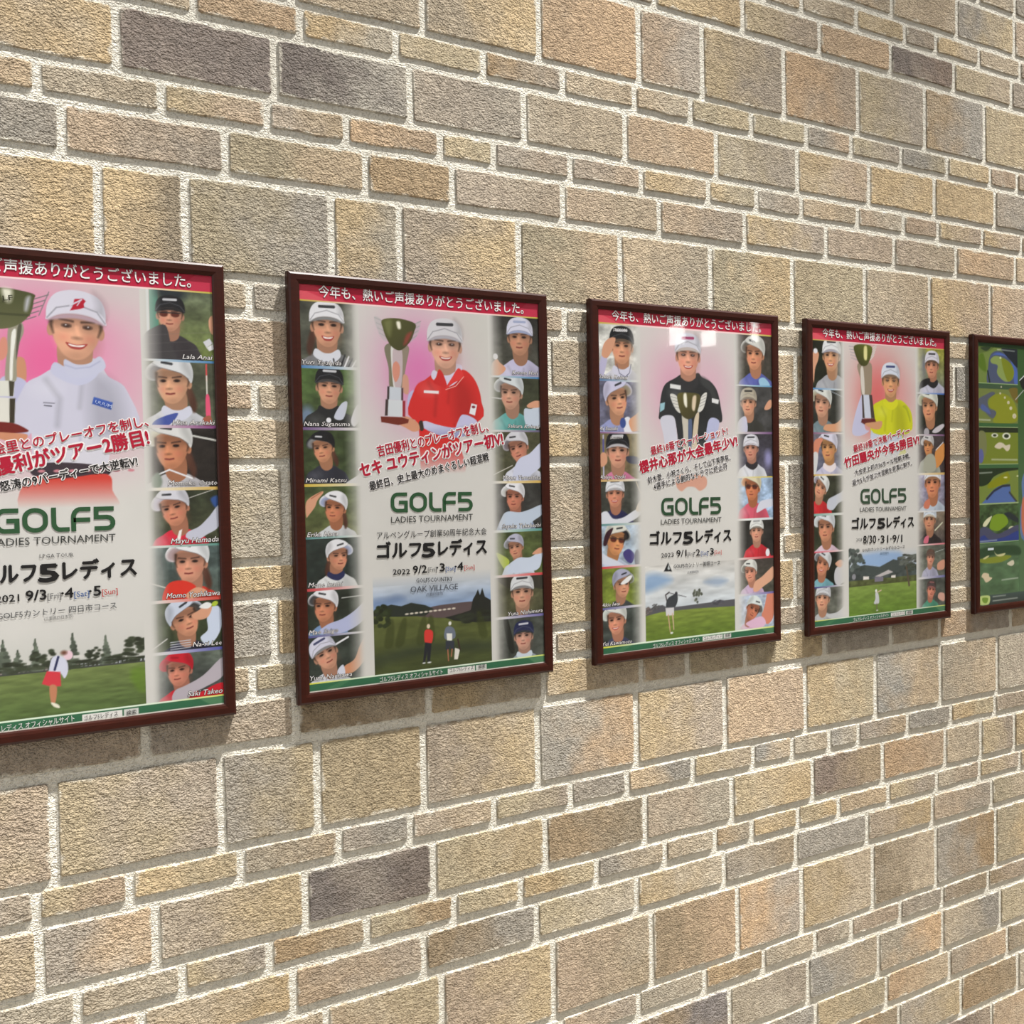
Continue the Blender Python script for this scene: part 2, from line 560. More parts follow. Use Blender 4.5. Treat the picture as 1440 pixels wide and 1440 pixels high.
class Sheet:
    def __init__(self, res):
        self.nx = int(round(SW / res)) + 1
        self.ny = int(round(SH / res)) + 1
        self.rx, self.ry = SW / (self.nx - 1), SH / (self.ny - 1)
        self.res = res
        self.a = np.empty((self.ny, self.nx, 3), dtype=np.float32)
        self.a[:] = col(PAPER)
        self.clip = (0, 0, SW, SH)

    def win(self, u0, v0, u1, v1):
        c = self.clip
        u0, v0, u1, v1 = max(u0, c[0]), max(v0, c[1]), min(u1, c[2]), min(v1, c[3])
        i0, i1 = max(0, int(math.ceil(u0 / self.rx - 1e-6))), min(self.nx - 1, int(u1 / self.rx + 1e-6))
        j0, j1 = max(0, int(math.ceil(v0 / self.ry - 1e-6))), min(self.ny - 1, int(v1 / self.ry + 1e-6))
        if i1 < i0 or j1 < j0:
            return None
        uu, vv = np.meshgrid(np.arange(i0, i1 + 1) * self.rx, np.arange(j0, j1 + 1) * self.ry)
        return slice(j0, j1 + 1), slice(i0, i1 + 1), uu, vv

    def blend(self, w, cov, c, c2=None, g=None):
        js, iss = w[0], w[1]
        cov = cov[..., None].astype(np.float32)
        ink = col(c)
        if c2 is not None:
            ink = ink * (1 - g[..., None]) + col(c2) * g[..., None]
        self.a[js, iss] = self.a[js, iss] * (1 - cov) + ink * cov

    def poly(self, pts, c, soft=0.0, alpha=1.0, smooth=True, c2=None, axis=None):
        P = spline(pts) if smooth and len(pts) > 2 else np.array(pts, dtype=float)
        s = max(soft, self.res * 0.55)
        w = self.win(P[:, 0].min() - s, P[:, 1].min() - s, P[:, 0].max() + s, P[:, 1].max() + s)
        if w is None:
            return
        uu, vv = w[2], w[3]
        d2 = np.full(uu.shape, 1e9)
        inside = np.zeros(uu.shape, dtype=bool)
        n = len(P)
        for i in range(n):
            (x0, y0), (x1, y1) = P[i], P[(i + 1) % n]
            ex, ey = x1 - x0, y1 - y0
            L = ex * ex + ey * ey
            if L < 1e-9:
                continue
            t = np.clip(((uu - x0) * ex + (vv - y0) * ey) / L, 0, 1)
            d2 = np.minimum(d2, (uu - x0 - t * ex) ** 2 + (vv - y0 - t * ey) ** 2)
            if y0 != y1:
                inside ^= ((vv < y0) != (vv < y1)) & (uu < x0 + ex * (vv - y0) / ey)
        d = np.sqrt(d2) * np.where(inside, -1, 1)
        cov = np.clip(0.5 - d / (2 * s), 0, 1) * alpha
        g = None
        if c2 is not None:
            (ax, ay), (bx, by) = axis
            g = np.clip(((uu - ax) * (bx - ax) + (vv - ay) * (by - ay)) / ((bx - ax) ** 2 + (by - ay) ** 2), 0, 1)
        self.blend(w, cov, c, c2, g)

    def ell(self, x, y, rx, ry, c, soft=0.0, alpha=1.0, rot=0.0):
        s = max(soft, self.res * 0.55)
        R = max(rx, ry) + s
        w = self.win(x - R, y - R, x + R, y + R)
        if w is None:
            return
        k, q = math.cos(rot), math.sin(rot)
        du, dv = w[2] - x, w[3] - y
        a, b = (du * k + dv * q) / rx, (-du * q + dv * k) / ry
        r = np.sqrt(a * a + b * b)
        m = min(rx, ry)
        cov = np.clip(0.5 - (r - 1) * m / (2 * s), 0, 1) * alpha
        self.blend(w, cov, c)

    def glow(self, x, y, rx, ry, c, alpha):
        w = self.win(x - 2.4 * rx, y - 2.4 * ry, x + 2.4 * rx, y + 2.4 * ry)
        if w is None:
            return
        r2 = ((w[2] - x) / rx) ** 2 + ((w[3] - y) / ry) ** 2
        self.blend(w, np.exp(-r2) * alpha, c)

    def line(self, pts, width, c, soft=0.0, alpha=1.0, w2=None):
        P = np.array(pts, dtype=float)
        w2 = width if w2 is None else w2
        s = max(soft, self.res * 0.5)
        R = max(width, w2) / 2 + s
        w = self.win(P[:, 0].min() - R, P[:, 1].min() - R, P[:, 0].max() + R, P[:, 1].max() + R)
        if w is None:
            return
        best = np.full(w[2].shape, 1e9)
        n = len(P) - 1
        for i in range(n):
            (x0, y0), (x1, y1) = P[i], P[i + 1]
            L = (x1 - x0) ** 2 + (y1 - y0) ** 2 + 1e-9
            t = np.clip(((w[2] - x0) * (x1 - x0) + (w[3] - y0) * (y1 - y0)) / L, 0, 1)
            d = np.hypot(w[2] - x0 - t * (x1 - x0), w[3] - y0 - t * (y1 - y0))
            hw = (width + (w2 - width) * (i + t) / n) / 2
            best = np.minimum(best, d - hw)
        self.blend(w, np.clip(0.5 - best / (2 * s), 0, 1) * alpha, c)

    def rect(self, u0, v0, u1, v1, c, c2=None, horiz=False, alpha=1.0, alpha2=None):
        w = self.win(u0, v0, u1, v1)
        if w is None:
            return
        g = (w[2] - u0) / (u1 - u0) if horiz else (w[3] - v0) / (v1 - v0)
        g = np.clip(g, 0, 1).astype(np.float32)
        al = alpha if alpha2 is None else alpha + (alpha2 - alpha) * g
        self.blend(w, np.ones(w[2].shape) * al, c, c2 if c2 is not None else None, g)

    def mottle(self, u0, v0, u1, v1, amp, seed, sx=3.0, sy=3.0):
        """photographic unevenness: soft random blotches"""
        w = self.win(u0, v0, u1, v1)
        if w is None:
            return
        r = np.random.default_rng(seed)
        f = np.zeros(w[2].shape)
        for o in (1.0, 2.3):
            gx, gy = int((u1 - u0) / sx * o) + 3, int((v1 - v0) / sy * o) + 3
            g = r.uniform(-1, 1, (gy, gx))
            x, y = (w[2] - u0) / sx * o, (w[3] - v0) / sy * o
            xi, yi = np.clip(x.astype(int), 0, gx - 2), np.clip(y.astype(int), 0, gy - 2)
            fx, fy = x - xi, y - yi
            f += ((g[yi, xi] * (1 - fx) + g[yi, xi + 1] * fx) * (1 - fy)
                  + (g[yi + 1, xi] * (1 - fx) + g[yi + 1, xi + 1] * fx) * fy) / o
        self.a[w[0], w[1]] = np.clip(self.a[w[0], w[1]] * (1 + amp * f[..., None]), 0, 1)


def golfer(S, ex, ey, ch, yaw=0.0, tilt=0.0, cap='W', under='G', shirt='W', hair='H', skin=(206, 152, 122),
           mouth=0, logo='K', collar=None, glasses=False, pony=False, big=False):
    """head and shoulders of a golfer in a cap; (ex, ey) between the eyes, ch the chin's v"""
    s = (ch - ey) / 1.14
    ox, oy = ex - 0.2 * yaw * s, ey + 0.14 * s
    k, q = math.cos(tilt), math.sin(tilt)
    T = lambda x, y: (ox + (x * 1.13 * k - y * q) * s, oy + (x * 1.13 * q + y * k) * s)
    TT = lambda L: [T(*p) for p in L]
    sk = np.array(skin if not isinstance(skin, str) else CC[skin], dtype=float)
    dk = lambda f: tuple(np.clip(sk * f, 0, 255))
    sg = 1 if yaw >= 0 else -1
    side = abs(yaw) > 0.25
    # shoulders stay upright, below the head
    nx = ox - 0.3 * yaw * s + math.sin(tilt) * -0.9 * s
    N = lambda x, y: (nx + x * s, oy + y * s)
    S.poly([N(-1.75, 3.4), N(-1.6, 2.0), N(-1.05, 1.55), N(-0.45, 1.22), N(0.45, 1.22), N(1.1, 1.55), N(1.65, 2.0),
            N(1.8, 3.4)], shirt)
    S.poly([N(0.5, 1.5), N(1.3, 1.9), N(1.5, 3.4), N(0.5, 3.4)], (0, 0, 0), soft=0.3 * s, alpha=0.14)
    if pony:
        S.poly([T(-0.6 * sg, -0.1), T(-0.82 * sg, 0.35), T(-0.98 * sg, 1.1), T(-0.80 * sg, 1.45), T(-0.55 * sg, 0.6)], (78, 50, 40), soft=0.08 * s)
    # folds and side light on the clothes
    S.line([N(-0.9, 1.7), N(-0.5, 2.3), N(-0.6, 3.2)], 0.10 * s, (0, 0, 0), soft=0.12 * s, alpha=0.16)
    S.line([N(0.2, 1.8), N(0.1, 2.6)], 0.08 * s, (0, 0, 0), soft=0.10 * s, alpha=0.14)
    S.ell(*N(-0.9, 2.0), 0.4 * s, 0.25 * s, (255, 255, 255), soft=0.25 * s, alpha=0.14)
    # neck
    S.poly([T(-0.42 - 0.12 * yaw, 0.35), T(0.42 - 0.12 * yaw, 0.35), N(0.5, 1.25), N(0.2, 1.6), N(-0.2, 1.6), N(-0.5, 1.25)], dk(0.80))
    if collar is not None:
        S.poly([N(-0.62, 1.1), N(-0.2, 1.3), N(0.2, 1.3), N(0.62, 1.1), N(0.7, 1.5), N(0.1, 1.85), N(-0.7, 1.5)], collar)
    # hair round the face
    S.ell(*T(-0.12 * yaw, -0.2), 0.80 * s, 0.78 * s, hair, soft=0.08 * s, rot=tilt)
    if side:      # peak seen from below, pointing the way the head looks
        S.ell(*T(0.62 * sg, -0.62), 0.62 * s, 0.44 * s, cap, rot=tilt + 0.45 * sg)
        S.ell(*T(0.62 * sg, -0.57), 0.55 * s, 0.36 * s, under, soft=0.08 * s, rot=tilt + 0.45 * sg)
        S.ell(*T(-0.70 * sg, 0.05), 0.13 * s, 0.24 * s, dk(0.93), rot=tilt)
        S.ell(*T(-0.70 * sg, 0.05), 0.06 * s, 0.13 * s, dk(0.72), rot=tilt, alpha=0.7)
    else:
        for e in (-1, 1):
            S.ell(*T(0.70 * e, 0.05), 0.11 * s, 0.22 * s, dk(0.86), rot=tilt)
    j = 0.16 * yaw
    face = [(-0.64, -0.6), (-0.67, -0.05), (-0.58 + j * .4, 0.42), (-0.32 + j, 0.86), (0.0 + j, 1.0), (0.32 + j, 0.86),
            (0.58 + j * .4, 0.42), (0.67, -0.05), (0.64, -0.6), (0.0, -0.8)]
    S.poly(TT(face), dk(0.98), soft=0.03 * s)
    S.ell(*T(0.22 * sg if side else -0.2, 0.15), 0.36 * s, 0.5 * s, dk(1.12), soft=0.25 * s, alpha=0.6, rot=tilt)
    S.ell(*T(-0.5 * (sg if side else -1), 0.4), 0.22 * s, 0.45 * s, dk(0.7), soft=0.2 * s, alpha=0.35, rot=tilt)
    S.ell(*T(0.05 * yaw, 0.86), 0.3 * s, 0.14 * s, dk(0.75), soft=0.1 * s, alpha=0.4, rot=tilt)
    # shade of the peak over brow and eyes
    S.poly(TT([(-0.66, -0.65), (-0.66, -0.12), (-0.3, -0.22), (0.1, -0.25), (0.66, -0.12), (0.66, -0.65)]), dk(0.55), soft=0.14 * s, alpha=0.6)
    f = 0.26 * yaw
    for e in (-1, 1):
        w = 0.15 * (1 - 0.25 * (e * yaw > 0) * abs(yaw))
        S.line(TT([(f + e * 0.30 - w * 1.2, -0.30 + 0.025 * e), (f + e * 0.30 + w * 1.2, -0.30 - 0.025 * e)]), 0.075 * s, (54, 36, 32), soft=0.03 * s, alpha=0.85)
        S.ell(*T(f + e * 0.29, -0.12), w * 1.5 * s, 0.14 * s, dk(0.66), soft=0.12 * s, alpha=0.55, rot=tilt)
        S.ell(*T(f + e * 0.29, -0.125), w * s, 0.07 * s, (34, 22, 22), soft=0.03 * s, rot=tilt)
        if big:
            S.ell(*T(f + e * 0.29, -0.17), w * 1.25 * s, 0.07 * s, dk(0.72), soft=0.06 * s, alpha=0.5, rot=tilt)
            S.ell(*T(f + e * 0.31, -0.14), 0.02 * s, 0.02 * s, 'W', rot=tilt)
    if glasses:
        for e in (-1, 1):
            S.ell(*T(f + e * 0.32, -0.1), 0.27 * s, 0.17 * s, (92, 44, 34), rot=tilt)
        S.line(TT([(f - 0.6, -0.2), (f + 0.6, -0.2)]), 0.06 * s, 'K')
    S.line(TT([(f * 1.5 - 0.02, -0.08), (f * 1.6 + 0.05 * sg, 0.22)]), 0.10 * s, dk(1.18), soft=0.06 * s, alpha=0.55)
    S.ell(*T(f * 1.5, 0.27), 0.15 * s, 0.05 * s, dk(0.62), soft=0.04 * s, alpha=0.75, rot=tilt)
    if mouth == 0:
        S.line(TT([(f * 1.2 - 0.17, 0.50), (f * 1.2, 0.53), (f * 1.2 + 0.17, 0.50)]), 0.085 * s, (150, 74, 68), soft=0.03 * s)
        S.line(TT([(f * 1.2 - 0.18, 0.495), (f * 1.2, 0.52), (f * 1.2 + 0.18, 0.495)]), 0.03 * s, (92, 40, 40), soft=0.02 * s)
    else:
        m = 0.045 * mouth
        S.poly(TT([(f * 1.2 - 0.30, 0.43), (f * 1.2, 0.49), (f * 1.2 + 0.30, 0.43), (f * 1.2 + 0.18, 0.56 + m), (f * 1.2, 0.60 + m), (f * 1.2 - 0.18, 0.56 + m)]), (160, 62, 60))
        S.poly(TT([(f * 1.2 - 0.23, 0.475), (f * 1.2, 0.51), (f * 1.2 + 0.23, 0.475), (f * 1.2 + 0.13, 0.53 + m * .5), (f * 1.2 - 0.13, 0.53 + m * .5)]), (238, 230, 224))
    # wisps of hair down the temples, blush on the cheeks
    for e in (-1, 1):
        S.line(TT([(0.66 * e, -0.5), (0.69 * e, -0.1), (0.62 * e, 0.16)]), 0.13 * s, hair, soft=0.05 * s, alpha=0.85, w2=0.03 * s)
        S.ell(*T(f + e * 0.36, 0.28), 0.17 * s, 0.13 * s, (214, 110, 96), soft=0.12 * s, alpha=0.28, rot=tilt)
    # cap
    c = -0.10 * yaw
    if side:
        a, b = (-sg, sg)
        crown = [(0.80 * a, 0.0), (0.90 * a, -0.55), (0.72 * a, -1.12), (0.15 * a, -1.42), (0.45 * b, -1.30), (0.80 * b, -0.98),
                 (0.55 * b, -0.80), (0.1 * b, -0.66), (0.35 * a, -0.50), (0.62 * a, -0.28)]
        S.poly(TT(crown), cap)
        S.poly(TT([(0.85 * a, -0.1), (0.88 * a, -0.6), (0.6 * a, -1.2), (0.4 * a, -0.9), (0.6 * a, -0.4)]), (0, 0, 0), soft=0.15 * s, alpha=0.16)
        S.line(TT([(0.2 * b - 0.2, -0.98 + 0.05 * sg), (0.2 * b + 0.2, -1.0 - 0.05 * sg)]), 0.13 * s, logo, alpha=0.85)
        S.line(TT([(0.80 * b, -0.98), (0.55 * b, -0.80), (0.1 * b, -0.66), (0.35 * a, -0.50), (0.70 * a, -0.2)]), 0.045 * s, (90, 90, 96), alpha=0.45)
    else:
        crown = [(-0.78, -0.25), (-0.80, -0.75), (-0.56, -1.18), (0.0, -1.34), (0.56, -1.18), (0.80, -0.75), (0.78, -0.25), (0.4, -0.55), (0, -0.6), (-0.4, -0.55)]
        S.poly(TT([(x + c, y) for x, y in crown]), cap)
        S.poly(TT([(0.5, -0.6), (0.8, -0.5), (0.78, -1.0), (0.45, -1.35), (0.55, -0.9)]), (0, 0, 0), soft=0.15 * s, alpha=0.15)
        S.poly(TT([(-0.84, -0.26), (-0.62, -0.66), (0.0, -0.86), (0.62, -0.66), (0.84, -0.26), (0.45, -0.46), (0, -0.53), (-0.45, -0.46)]), cap)
        S.line(TT([(-0.80, -0.32), (-0.56, -0.68), (0.0, -0.86), (0.56, -0.68), (0.80, -0.32)]), 0.05 * s, (110, 110, 118), alpha=0.5)
        S.poly(TT([(-0.80, -0.24), (-0.45, -0.47), (0, -0.54), (0.45, -0.47), (0.80, -0.24), (0.4, -0.33), (0, -0.38), (-0.4, -0.33)]), under, soft=0.04 * s)
        S.line(TT([(-0.34, -1.04), (0.34, -1.06)]), 0.15 * s, logo, alpha=0.85)


def sheet_object(S, root, gain):
    a = np.clip(S.a, 0, 1)
    linv = np.where(a <= 0.04045, a / 12.92, ((a + 0.055) / 1.055) ** 2.4) * np.array(gain, dtype=np.float32)
    nx, ny = S.nx, S.ny
    uu, vv = np.meshgrid(np.arange(nx) * S.rx / 1000, np.arange(ny) * S.ry / 1000)
    co = np.empty((ny * nx, 3), dtype=np.float32)
    co[:, 0] = FACE + uu.ravel()
    co[:, 1] = PRINT_Y
    co[:, 2] = FH - FACE - vv.ravel()
    i, j = np.meshgrid(np.arange(nx - 1), np.arange(ny - 1))
    b = (j * nx + i).ravel()
    q = np.stack([b + nx, b + nx + 1, b + 1, b], axis=1).astype(np.int32)
    me = bpy.data.meshes.new('printed_sheet')
    me.vertices.add(nx * ny)
    me.vertices.foreach_set('co', co.ravel())
    me.loops.add(q.size)
    me.loops.foreach_set('vertex_index', q.ravel())
    me.polygons.add(len(q))
    me.polygons.foreach_set('loop_start', np.arange(0, q.size, 4, dtype=np.int32))
    me.update(calc_edges=True)
    at = me.color_attributes.new('ink', 'FLOAT_COLOR', 'POINT')
    rgba = np.ones((nx * ny, 4), dtype=np.float32)
    rgba[:, :3] = linv.reshape(-1, 3)
    at.data.foreach_set('color', rgba.ravel())
    me.materials.append(M_PRINT)
    o = bpy.data.objects.new('printed_sheet', me)
    COL.objects.link(o)
    o.parent = root
    return o


# ------------------------------------------------------------------ lettering
INK_MATS = {}


def ink_material(c):
    if c not in INK_MATS:
        rgb = CC[c] if isinstance(c, str) else c
        t = NT('ink')
        bs = t.n('ShaderNodeBsdfPrincipled')
        bs.inputs['Base Color'].default_value = tuple(v * g for v, g in zip(lin(rgb), INK_GAIN)) + (1,)
        bs.inputs['Roughness'].default_value = 0.5
        bs.inputs['Specular IOR Level'].default_value = 0.25
        t.l(bs.outputs[0], t.out.inputs[0])
        INK_MATS[c] = t.m
    return INK_MATS[c]


def glyphs(text, shear, res=2):
    """flat outline of a line of text: vertices and faces at size 1"""
    cu = bpy.data.curves.new('text', 'FONT')
    cu.body = text
    cu.size = 1.0
    cu.shear = shear
    cu.resolution_u = res
    ob = bpy.data.objects.new('text', cu)
    COL.objects.link(ob)
    dg = bpy.context.evaluated_depsgraph_get()
    me = bpy.data.meshes.new_from_object(ob.evaluated_get(dg))
    n = len(me.vertices)
    co = np.empty(n * 3, dtype=np.float32)
    me.vertices.foreach_get('co', co)
    faces = [tuple(p.vertices) for p in me.polygons]
    bpy.data.objects.remove(ob)
    bpy.data.curves.remove(cu)
    bpy.data.meshes.remove(me)
    return co.reshape(-1, 3)[:, :2], faces


def add_lettering(root, name, items):
    """items: (text, u0, v0, u1, v1, height, ink, outline ink or None, weight, shear).
    Weight thickens the strokes by overprinting slightly displaced copies."""
    V, F, MI, mats = [], [], [], []
    for lay, (text, u0, v0, u1, v1, h, ink, outl, weight, shear) in enumerate(items):
        cjk = any(ord(ch) > 0x2fff for ch in text)
        size = h / (0.86 if cjk else 0.73)
        base_y = 0.08 if cjk else 0.0
        core, fc = glyphs(text, shear, 1 if h < 9 else 2)
        x0, x1 = core[:, 0].min(), core[:, 0].max()
        L = math.hypot(u1 - u0, v1 - v0)
        sx = L / (x1 - x0)
        ca, sa = (u1 - u0) / L, (v1 - v0) / L
        w = weight * size
        shifts = [(0.0, 0.0)] if w <= 0 else [(-w / 2, 0), (w / 2, 0), (0, -w / 2), (0, w / 2)]
        passes = [(d, ink, 0.0007 + 0.00002 * lay + 0.000004 * q) for q, d in enumerate(shifts)]
        if outl is not None:
            r = max(0.085 * size, 0.75) if outl == 'WW' else 0.6
            r += w / 2
            for q in range(8):
                a = q * math.pi / 4
                passes.insert(0, ((r * math.cos(a), r * math.sin(a)), outl, 0.0002 + 0.00002 * lay + 0.000003 * q))
        for (dx, dy), c, lift in passes:
            m = ink_material(c)
            if m not in mats:
                mats.append(m)
            b = len(V)
            for x, y in core:
                a, d = (x - x0) * sx + dx, (y + base_y) * size + dy
                u = u0 + a * ca + d * sa
                v = v0 + a * sa - d * ca
                V.append((FACE + u / 1000, PRINT_Y - lift, FH - FACE - v / 1000))
            F += [tuple(i + b for i in f) for f in fc]
            MI += [mats.index(m)] * len(fc)
    return ink_object(root, name, V, F, MI, mats)


def ink_object(root, name, V, F, MI, mats):
    me = bpy.data.meshes.new(name)
    me.from_pydata(V, [], F)
    for m in mats:
        me.materials.append(m)
    me.polygons.foreach_set('material_index', MI)
    me.update()
    o = bpy.data.objects.new(name, me)
    COL.objects.link(o)
    o.parent = root
    return o


def arc(cx, cy, rx, ry, a0, a1, n=7):
    return [(cx + rx * math.cos(math.radians(a0 + (a1 - a0) * i / n)), cy + ry * math.sin(math.radians(a0 + (a1 - a0) * i / n))) for i in range(n + 1)]


def wordmark(root, u0, v0, u1, v1, h, ink):
    """the wide squared G O L F 5 drawn as ribbons of even weight"""
    t = 0.215                                    # stroke, in letter heights
    lo, hi = t / 2 * 0.85, 1 - t / 2 * 0.85
    G = [(1.0, hi)] + arc(0.42, 0.62, 0.42 - t / 2, hi - 0.62, 90, 180) + arc(0.42, 0.38, 0.42 - t / 2, 0.38 - lo, 180, 270) + [(0.93, lo), (0.93, 0.50), (0.50, 0.50)]
    O = (arc(0.54, 0.60, 0.54 - t / 2, hi - 0.60, 90, 180) + arc(0.54, 0.40, 0.54 - t / 2, 0.40 - lo, 180, 270)
         + arc(0.54, 0.40, 0.54 - t / 2, 0.40 - lo, 270, 360) + arc(0.54, 0.60, 0.54 - t / 2, hi - 0.60, 0, 90))
    Lq = [(t / 2, 1.0)] + arc(0.38, 0.36, 0.38 - t / 2, 0.36 - lo, 180, 270) + [(0.78, lo)]
    Fq = [(t / 2, 0.0)] + arc(0.42, 0.60, 0.42 - t / 2, hi - 0.60, 180, 90) + [(0.86, hi)]
    Fb = [(t / 2, 0.47), (0.84, 0.47)]
    five = [(0.90, hi), (t / 2, hi), (t / 2, 0.56), (0.58, 0.56)] + arc(0.58, 0.325, 0.38 - t / 2, 0.235, 90, -90) + [(0.02, lo)]
    letters = [(0.0, [G]), (1.15, [O]), (2.37, [Lq]), (3.22, [Fq, Fb]), (4.22, [five])]
    total = 5.20
    L = math.hypot(u1 - u0, v1 - v0)
    ca, sa = (u1 - u0) / L, (v1 - v0) / L
    sx = L / total
    V, F = [], []
    for ox, strokes in letters:
        for pts in strokes:
            closed = pts is O
            n = len(pts)
            b = len(V)
            for i in range(n):
                p = pts[i]
                a = pts[i - 1] if (i > 0 or closed) else p
                c = pts[(i + 1) % n] if (i < n - 1 or closed) else p
                d0, d1 = (p[0] - a[0], p[1] - a[1]), (c[0] - p[0], c[1] - p[1])
                l0, l1 = math.hypot(*d0), math.hypot(*d1)
                if l0 < 1e-6:
                    d0, l0 = d1, l1
                if l1 < 1e-6:
                    d1, l1 = d0, l0
                n0, n1 = (-d0[1] / l0, d0[0] / l0), (-d1[1] / l1, d1[0] / l1)
                mx, my = n0[0] + n1[0], n0[1] + n1[1]
                k = (t / 2) * 2 / max(0.6, mx * mx + my * my)
                for sgn in (1, -1):
                    x, y = ox + p[0] + sgn * mx * k, p[1] + sgn * my * k * 0.85
                    q, r = x * sx, y * h
                    V.append((FACE + (u0 + q * ca + r * sa) / 1000, PRINT_Y - 0.0006, FH - FACE - (v0 + q * sa - r * ca) / 1000))
            for i in range(n if closed else n - 1):
                j2 = (i + 1) % n
                F.append((b + 2 * i, b + 2 * i + 1, b + 2 * j2 + 1, b + 2 * j2))
    return ink_object(root, 'wordmark', V, F, [0] * len(F), [ink_material(ink)])


IN_L, IN_R, BAR = 110.2, 378.3, 706.2
HX5 = 3.2161


def VY5(y, x):
    return 331.0 + (y - 650) * 1.9450 - (x - 1374.5) * -0.2578 * (y - 650) / 200.0

def column(S, side, bounds, lines, bgs):
    """backgrounds of one strip of portraits: bounds = v of the cell edges"""
    unclip(S)
    inner = IN_L if side < 0 else IN_R
    u0, u1 = (0.0, inner) if side < 0 else (inner, SW)
    for i, (a, b, bg) in enumerate(zip(bounds[:-1], bounds[1:], bgs)):
        top, bot = bg if isinstance(bg, tuple) and isinstance(bg[0], tuple) else (bg, bg)
        S.rect(u0, a, u1, b, top, bot)
        S.mottle(u0, a, u1, b, 0.22, int(a) + int(u0), 22, 14)
        S.mottle(u0, a, u1, b, 0.10, int(a) + int(u0) + 5, 6, 4)


def column_edges(S, side, bounds, lines):
    """separator bars and the fade of the strip into the white middle"""
    inner = IN_L if side < 0 else IN_R
    for v, c in zip(bounds[1:-1], lines):
        if side < 0:
            S.rect(0, v - 2.2, inner, v + 2.2, c, (228, 226, 220), horiz=True)
        else:
            S.rect(inner, v - 2.2, SW, v + 2.2, (228, 226, 220), c, horiz=True)
    if side < 0:
        S.rect(inner - 34, bounds[0], inner, bounds[-1], PAPER, horiz=True, alpha=0.0, alpha2=1.0)
        S.rect(inner - 14, bounds[0], inner, bounds[-1], PAPER, horiz=True, alpha=0.0, alpha2=1.0)
    else:
        S.rect(inner, bounds[0], inner + 34, bounds[-1], PAPER, horiz=True, alpha=1.0, alpha2=0.0)
        S.rect(inner, bounds[0], inner + 14, bounds[-1], PAPER, horiz=True, alpha=1.0, alpha2=0.0)


def cell(S, side, a, b):
    inner = IN_L if side < 0 else IN_R
    S.clip = (0, a, inner, b) if side < 0 else (inner, a, SW, b)


def unclip(S):
    S.clip = (0, 0, SW, SH)


def header(S):
    S.rect(0, 0, SW, 28, (178, 28, 60), (186, 30, 64))
    S.poly([(0, 0), (26, 0), (92, 28), (0, 28)], (206, 66, 84), smooth=False, alpha=0.75)
    S.poly([(0, 12), (14, 12), (60, 28), (0, 28)], (226, 104, 112), smooth=False, alpha=0.6)
    S.poly([(SW, 0), (SW - 26, 0), (SW - 60, 28), (SW, 28)], (196, 60, 84), smooth=False, alpha=0.6)
    S.rect(0, 27.2, SW, 29.6, (246, 214, 214))
    S.rect(0, 27.2, 110, 29.6, (190, 170, 70), (246, 214, 214), horiz=True)
    S.rect(SW - 110, 27.2, SW, 29.6, (246, 214, 214), (190, 180, 70), horiz=True)


def footer(S, bx0, bx1, bx2, bx3):
    S.rect(0, BAR - 2.6, SW, BAR, (222, 236, 214))
    S.rect(0, BAR - 2.6, 90, BAR, (214, 214, 70), (222, 236, 214), horiz=True)
    S.rect(SW - 90, BAR - 2.6, SW, BAR, (222, 236, 214), (214, 222, 110), horiz=True)
    S.rect(0, BAR, SW, SH, (52, 104, 74))
    S.poly([(SW - 40, BAR), (SW, BAR), (SW, SH), (SW - 20, SH)], (110, 150, 110), smooth=False, alpha=0.5)
    S.poly([(20, SH), (60, BAR), (80, BAR), (46, SH)], (90, 140, 96), smooth=False, alpha=0.4)
    S.rect(0, SH - 1.3, SW, SH, (226, 222, 210))
    S.rect(bx0, BAR + 2.2, bx1, SH - 2.4, (224, 222, 216))
    S.rect(bx2, BAR + 2.2, bx3, SH - 2.4, (206, 206, 200))


def foliage(S, u, v, ru, rv, c, seed, n=26):
    r = np.random.default_rng(seed)
    for _ in range(n):
        a, d = r.uniform(0, 6.283), math.sqrt(r.uniform(0, 1))
        k = r.uniform(0.8, 1.25)
        S.ell(u + ru * d * math.cos(a), v + rv * d * math.sin(a), ru * 0.24, rv * 0.2, tuple(x * k for x in c), soft=1.0)


def conifer(S, u, v, w, h, c, seed):
    r = np.random.default_rng(seed)
    for i in range(9):
        t = i / 8.0
        for _ in range(3):
            k = r.uniform(0.8, 1.3)
            S.ell(u + r.uniform(-.4, .4) * w * t, v - h * (1 - t), 1.2 + w * 0.3 * t, h * 0.075, tuple(x * k for x in c), soft=0.8)


HEAD_TEXT = '今年も、熱いご声援ありがとうございました。'
SITE_TEXT = 'ゴルフ5レディス オフィシャルサイト'

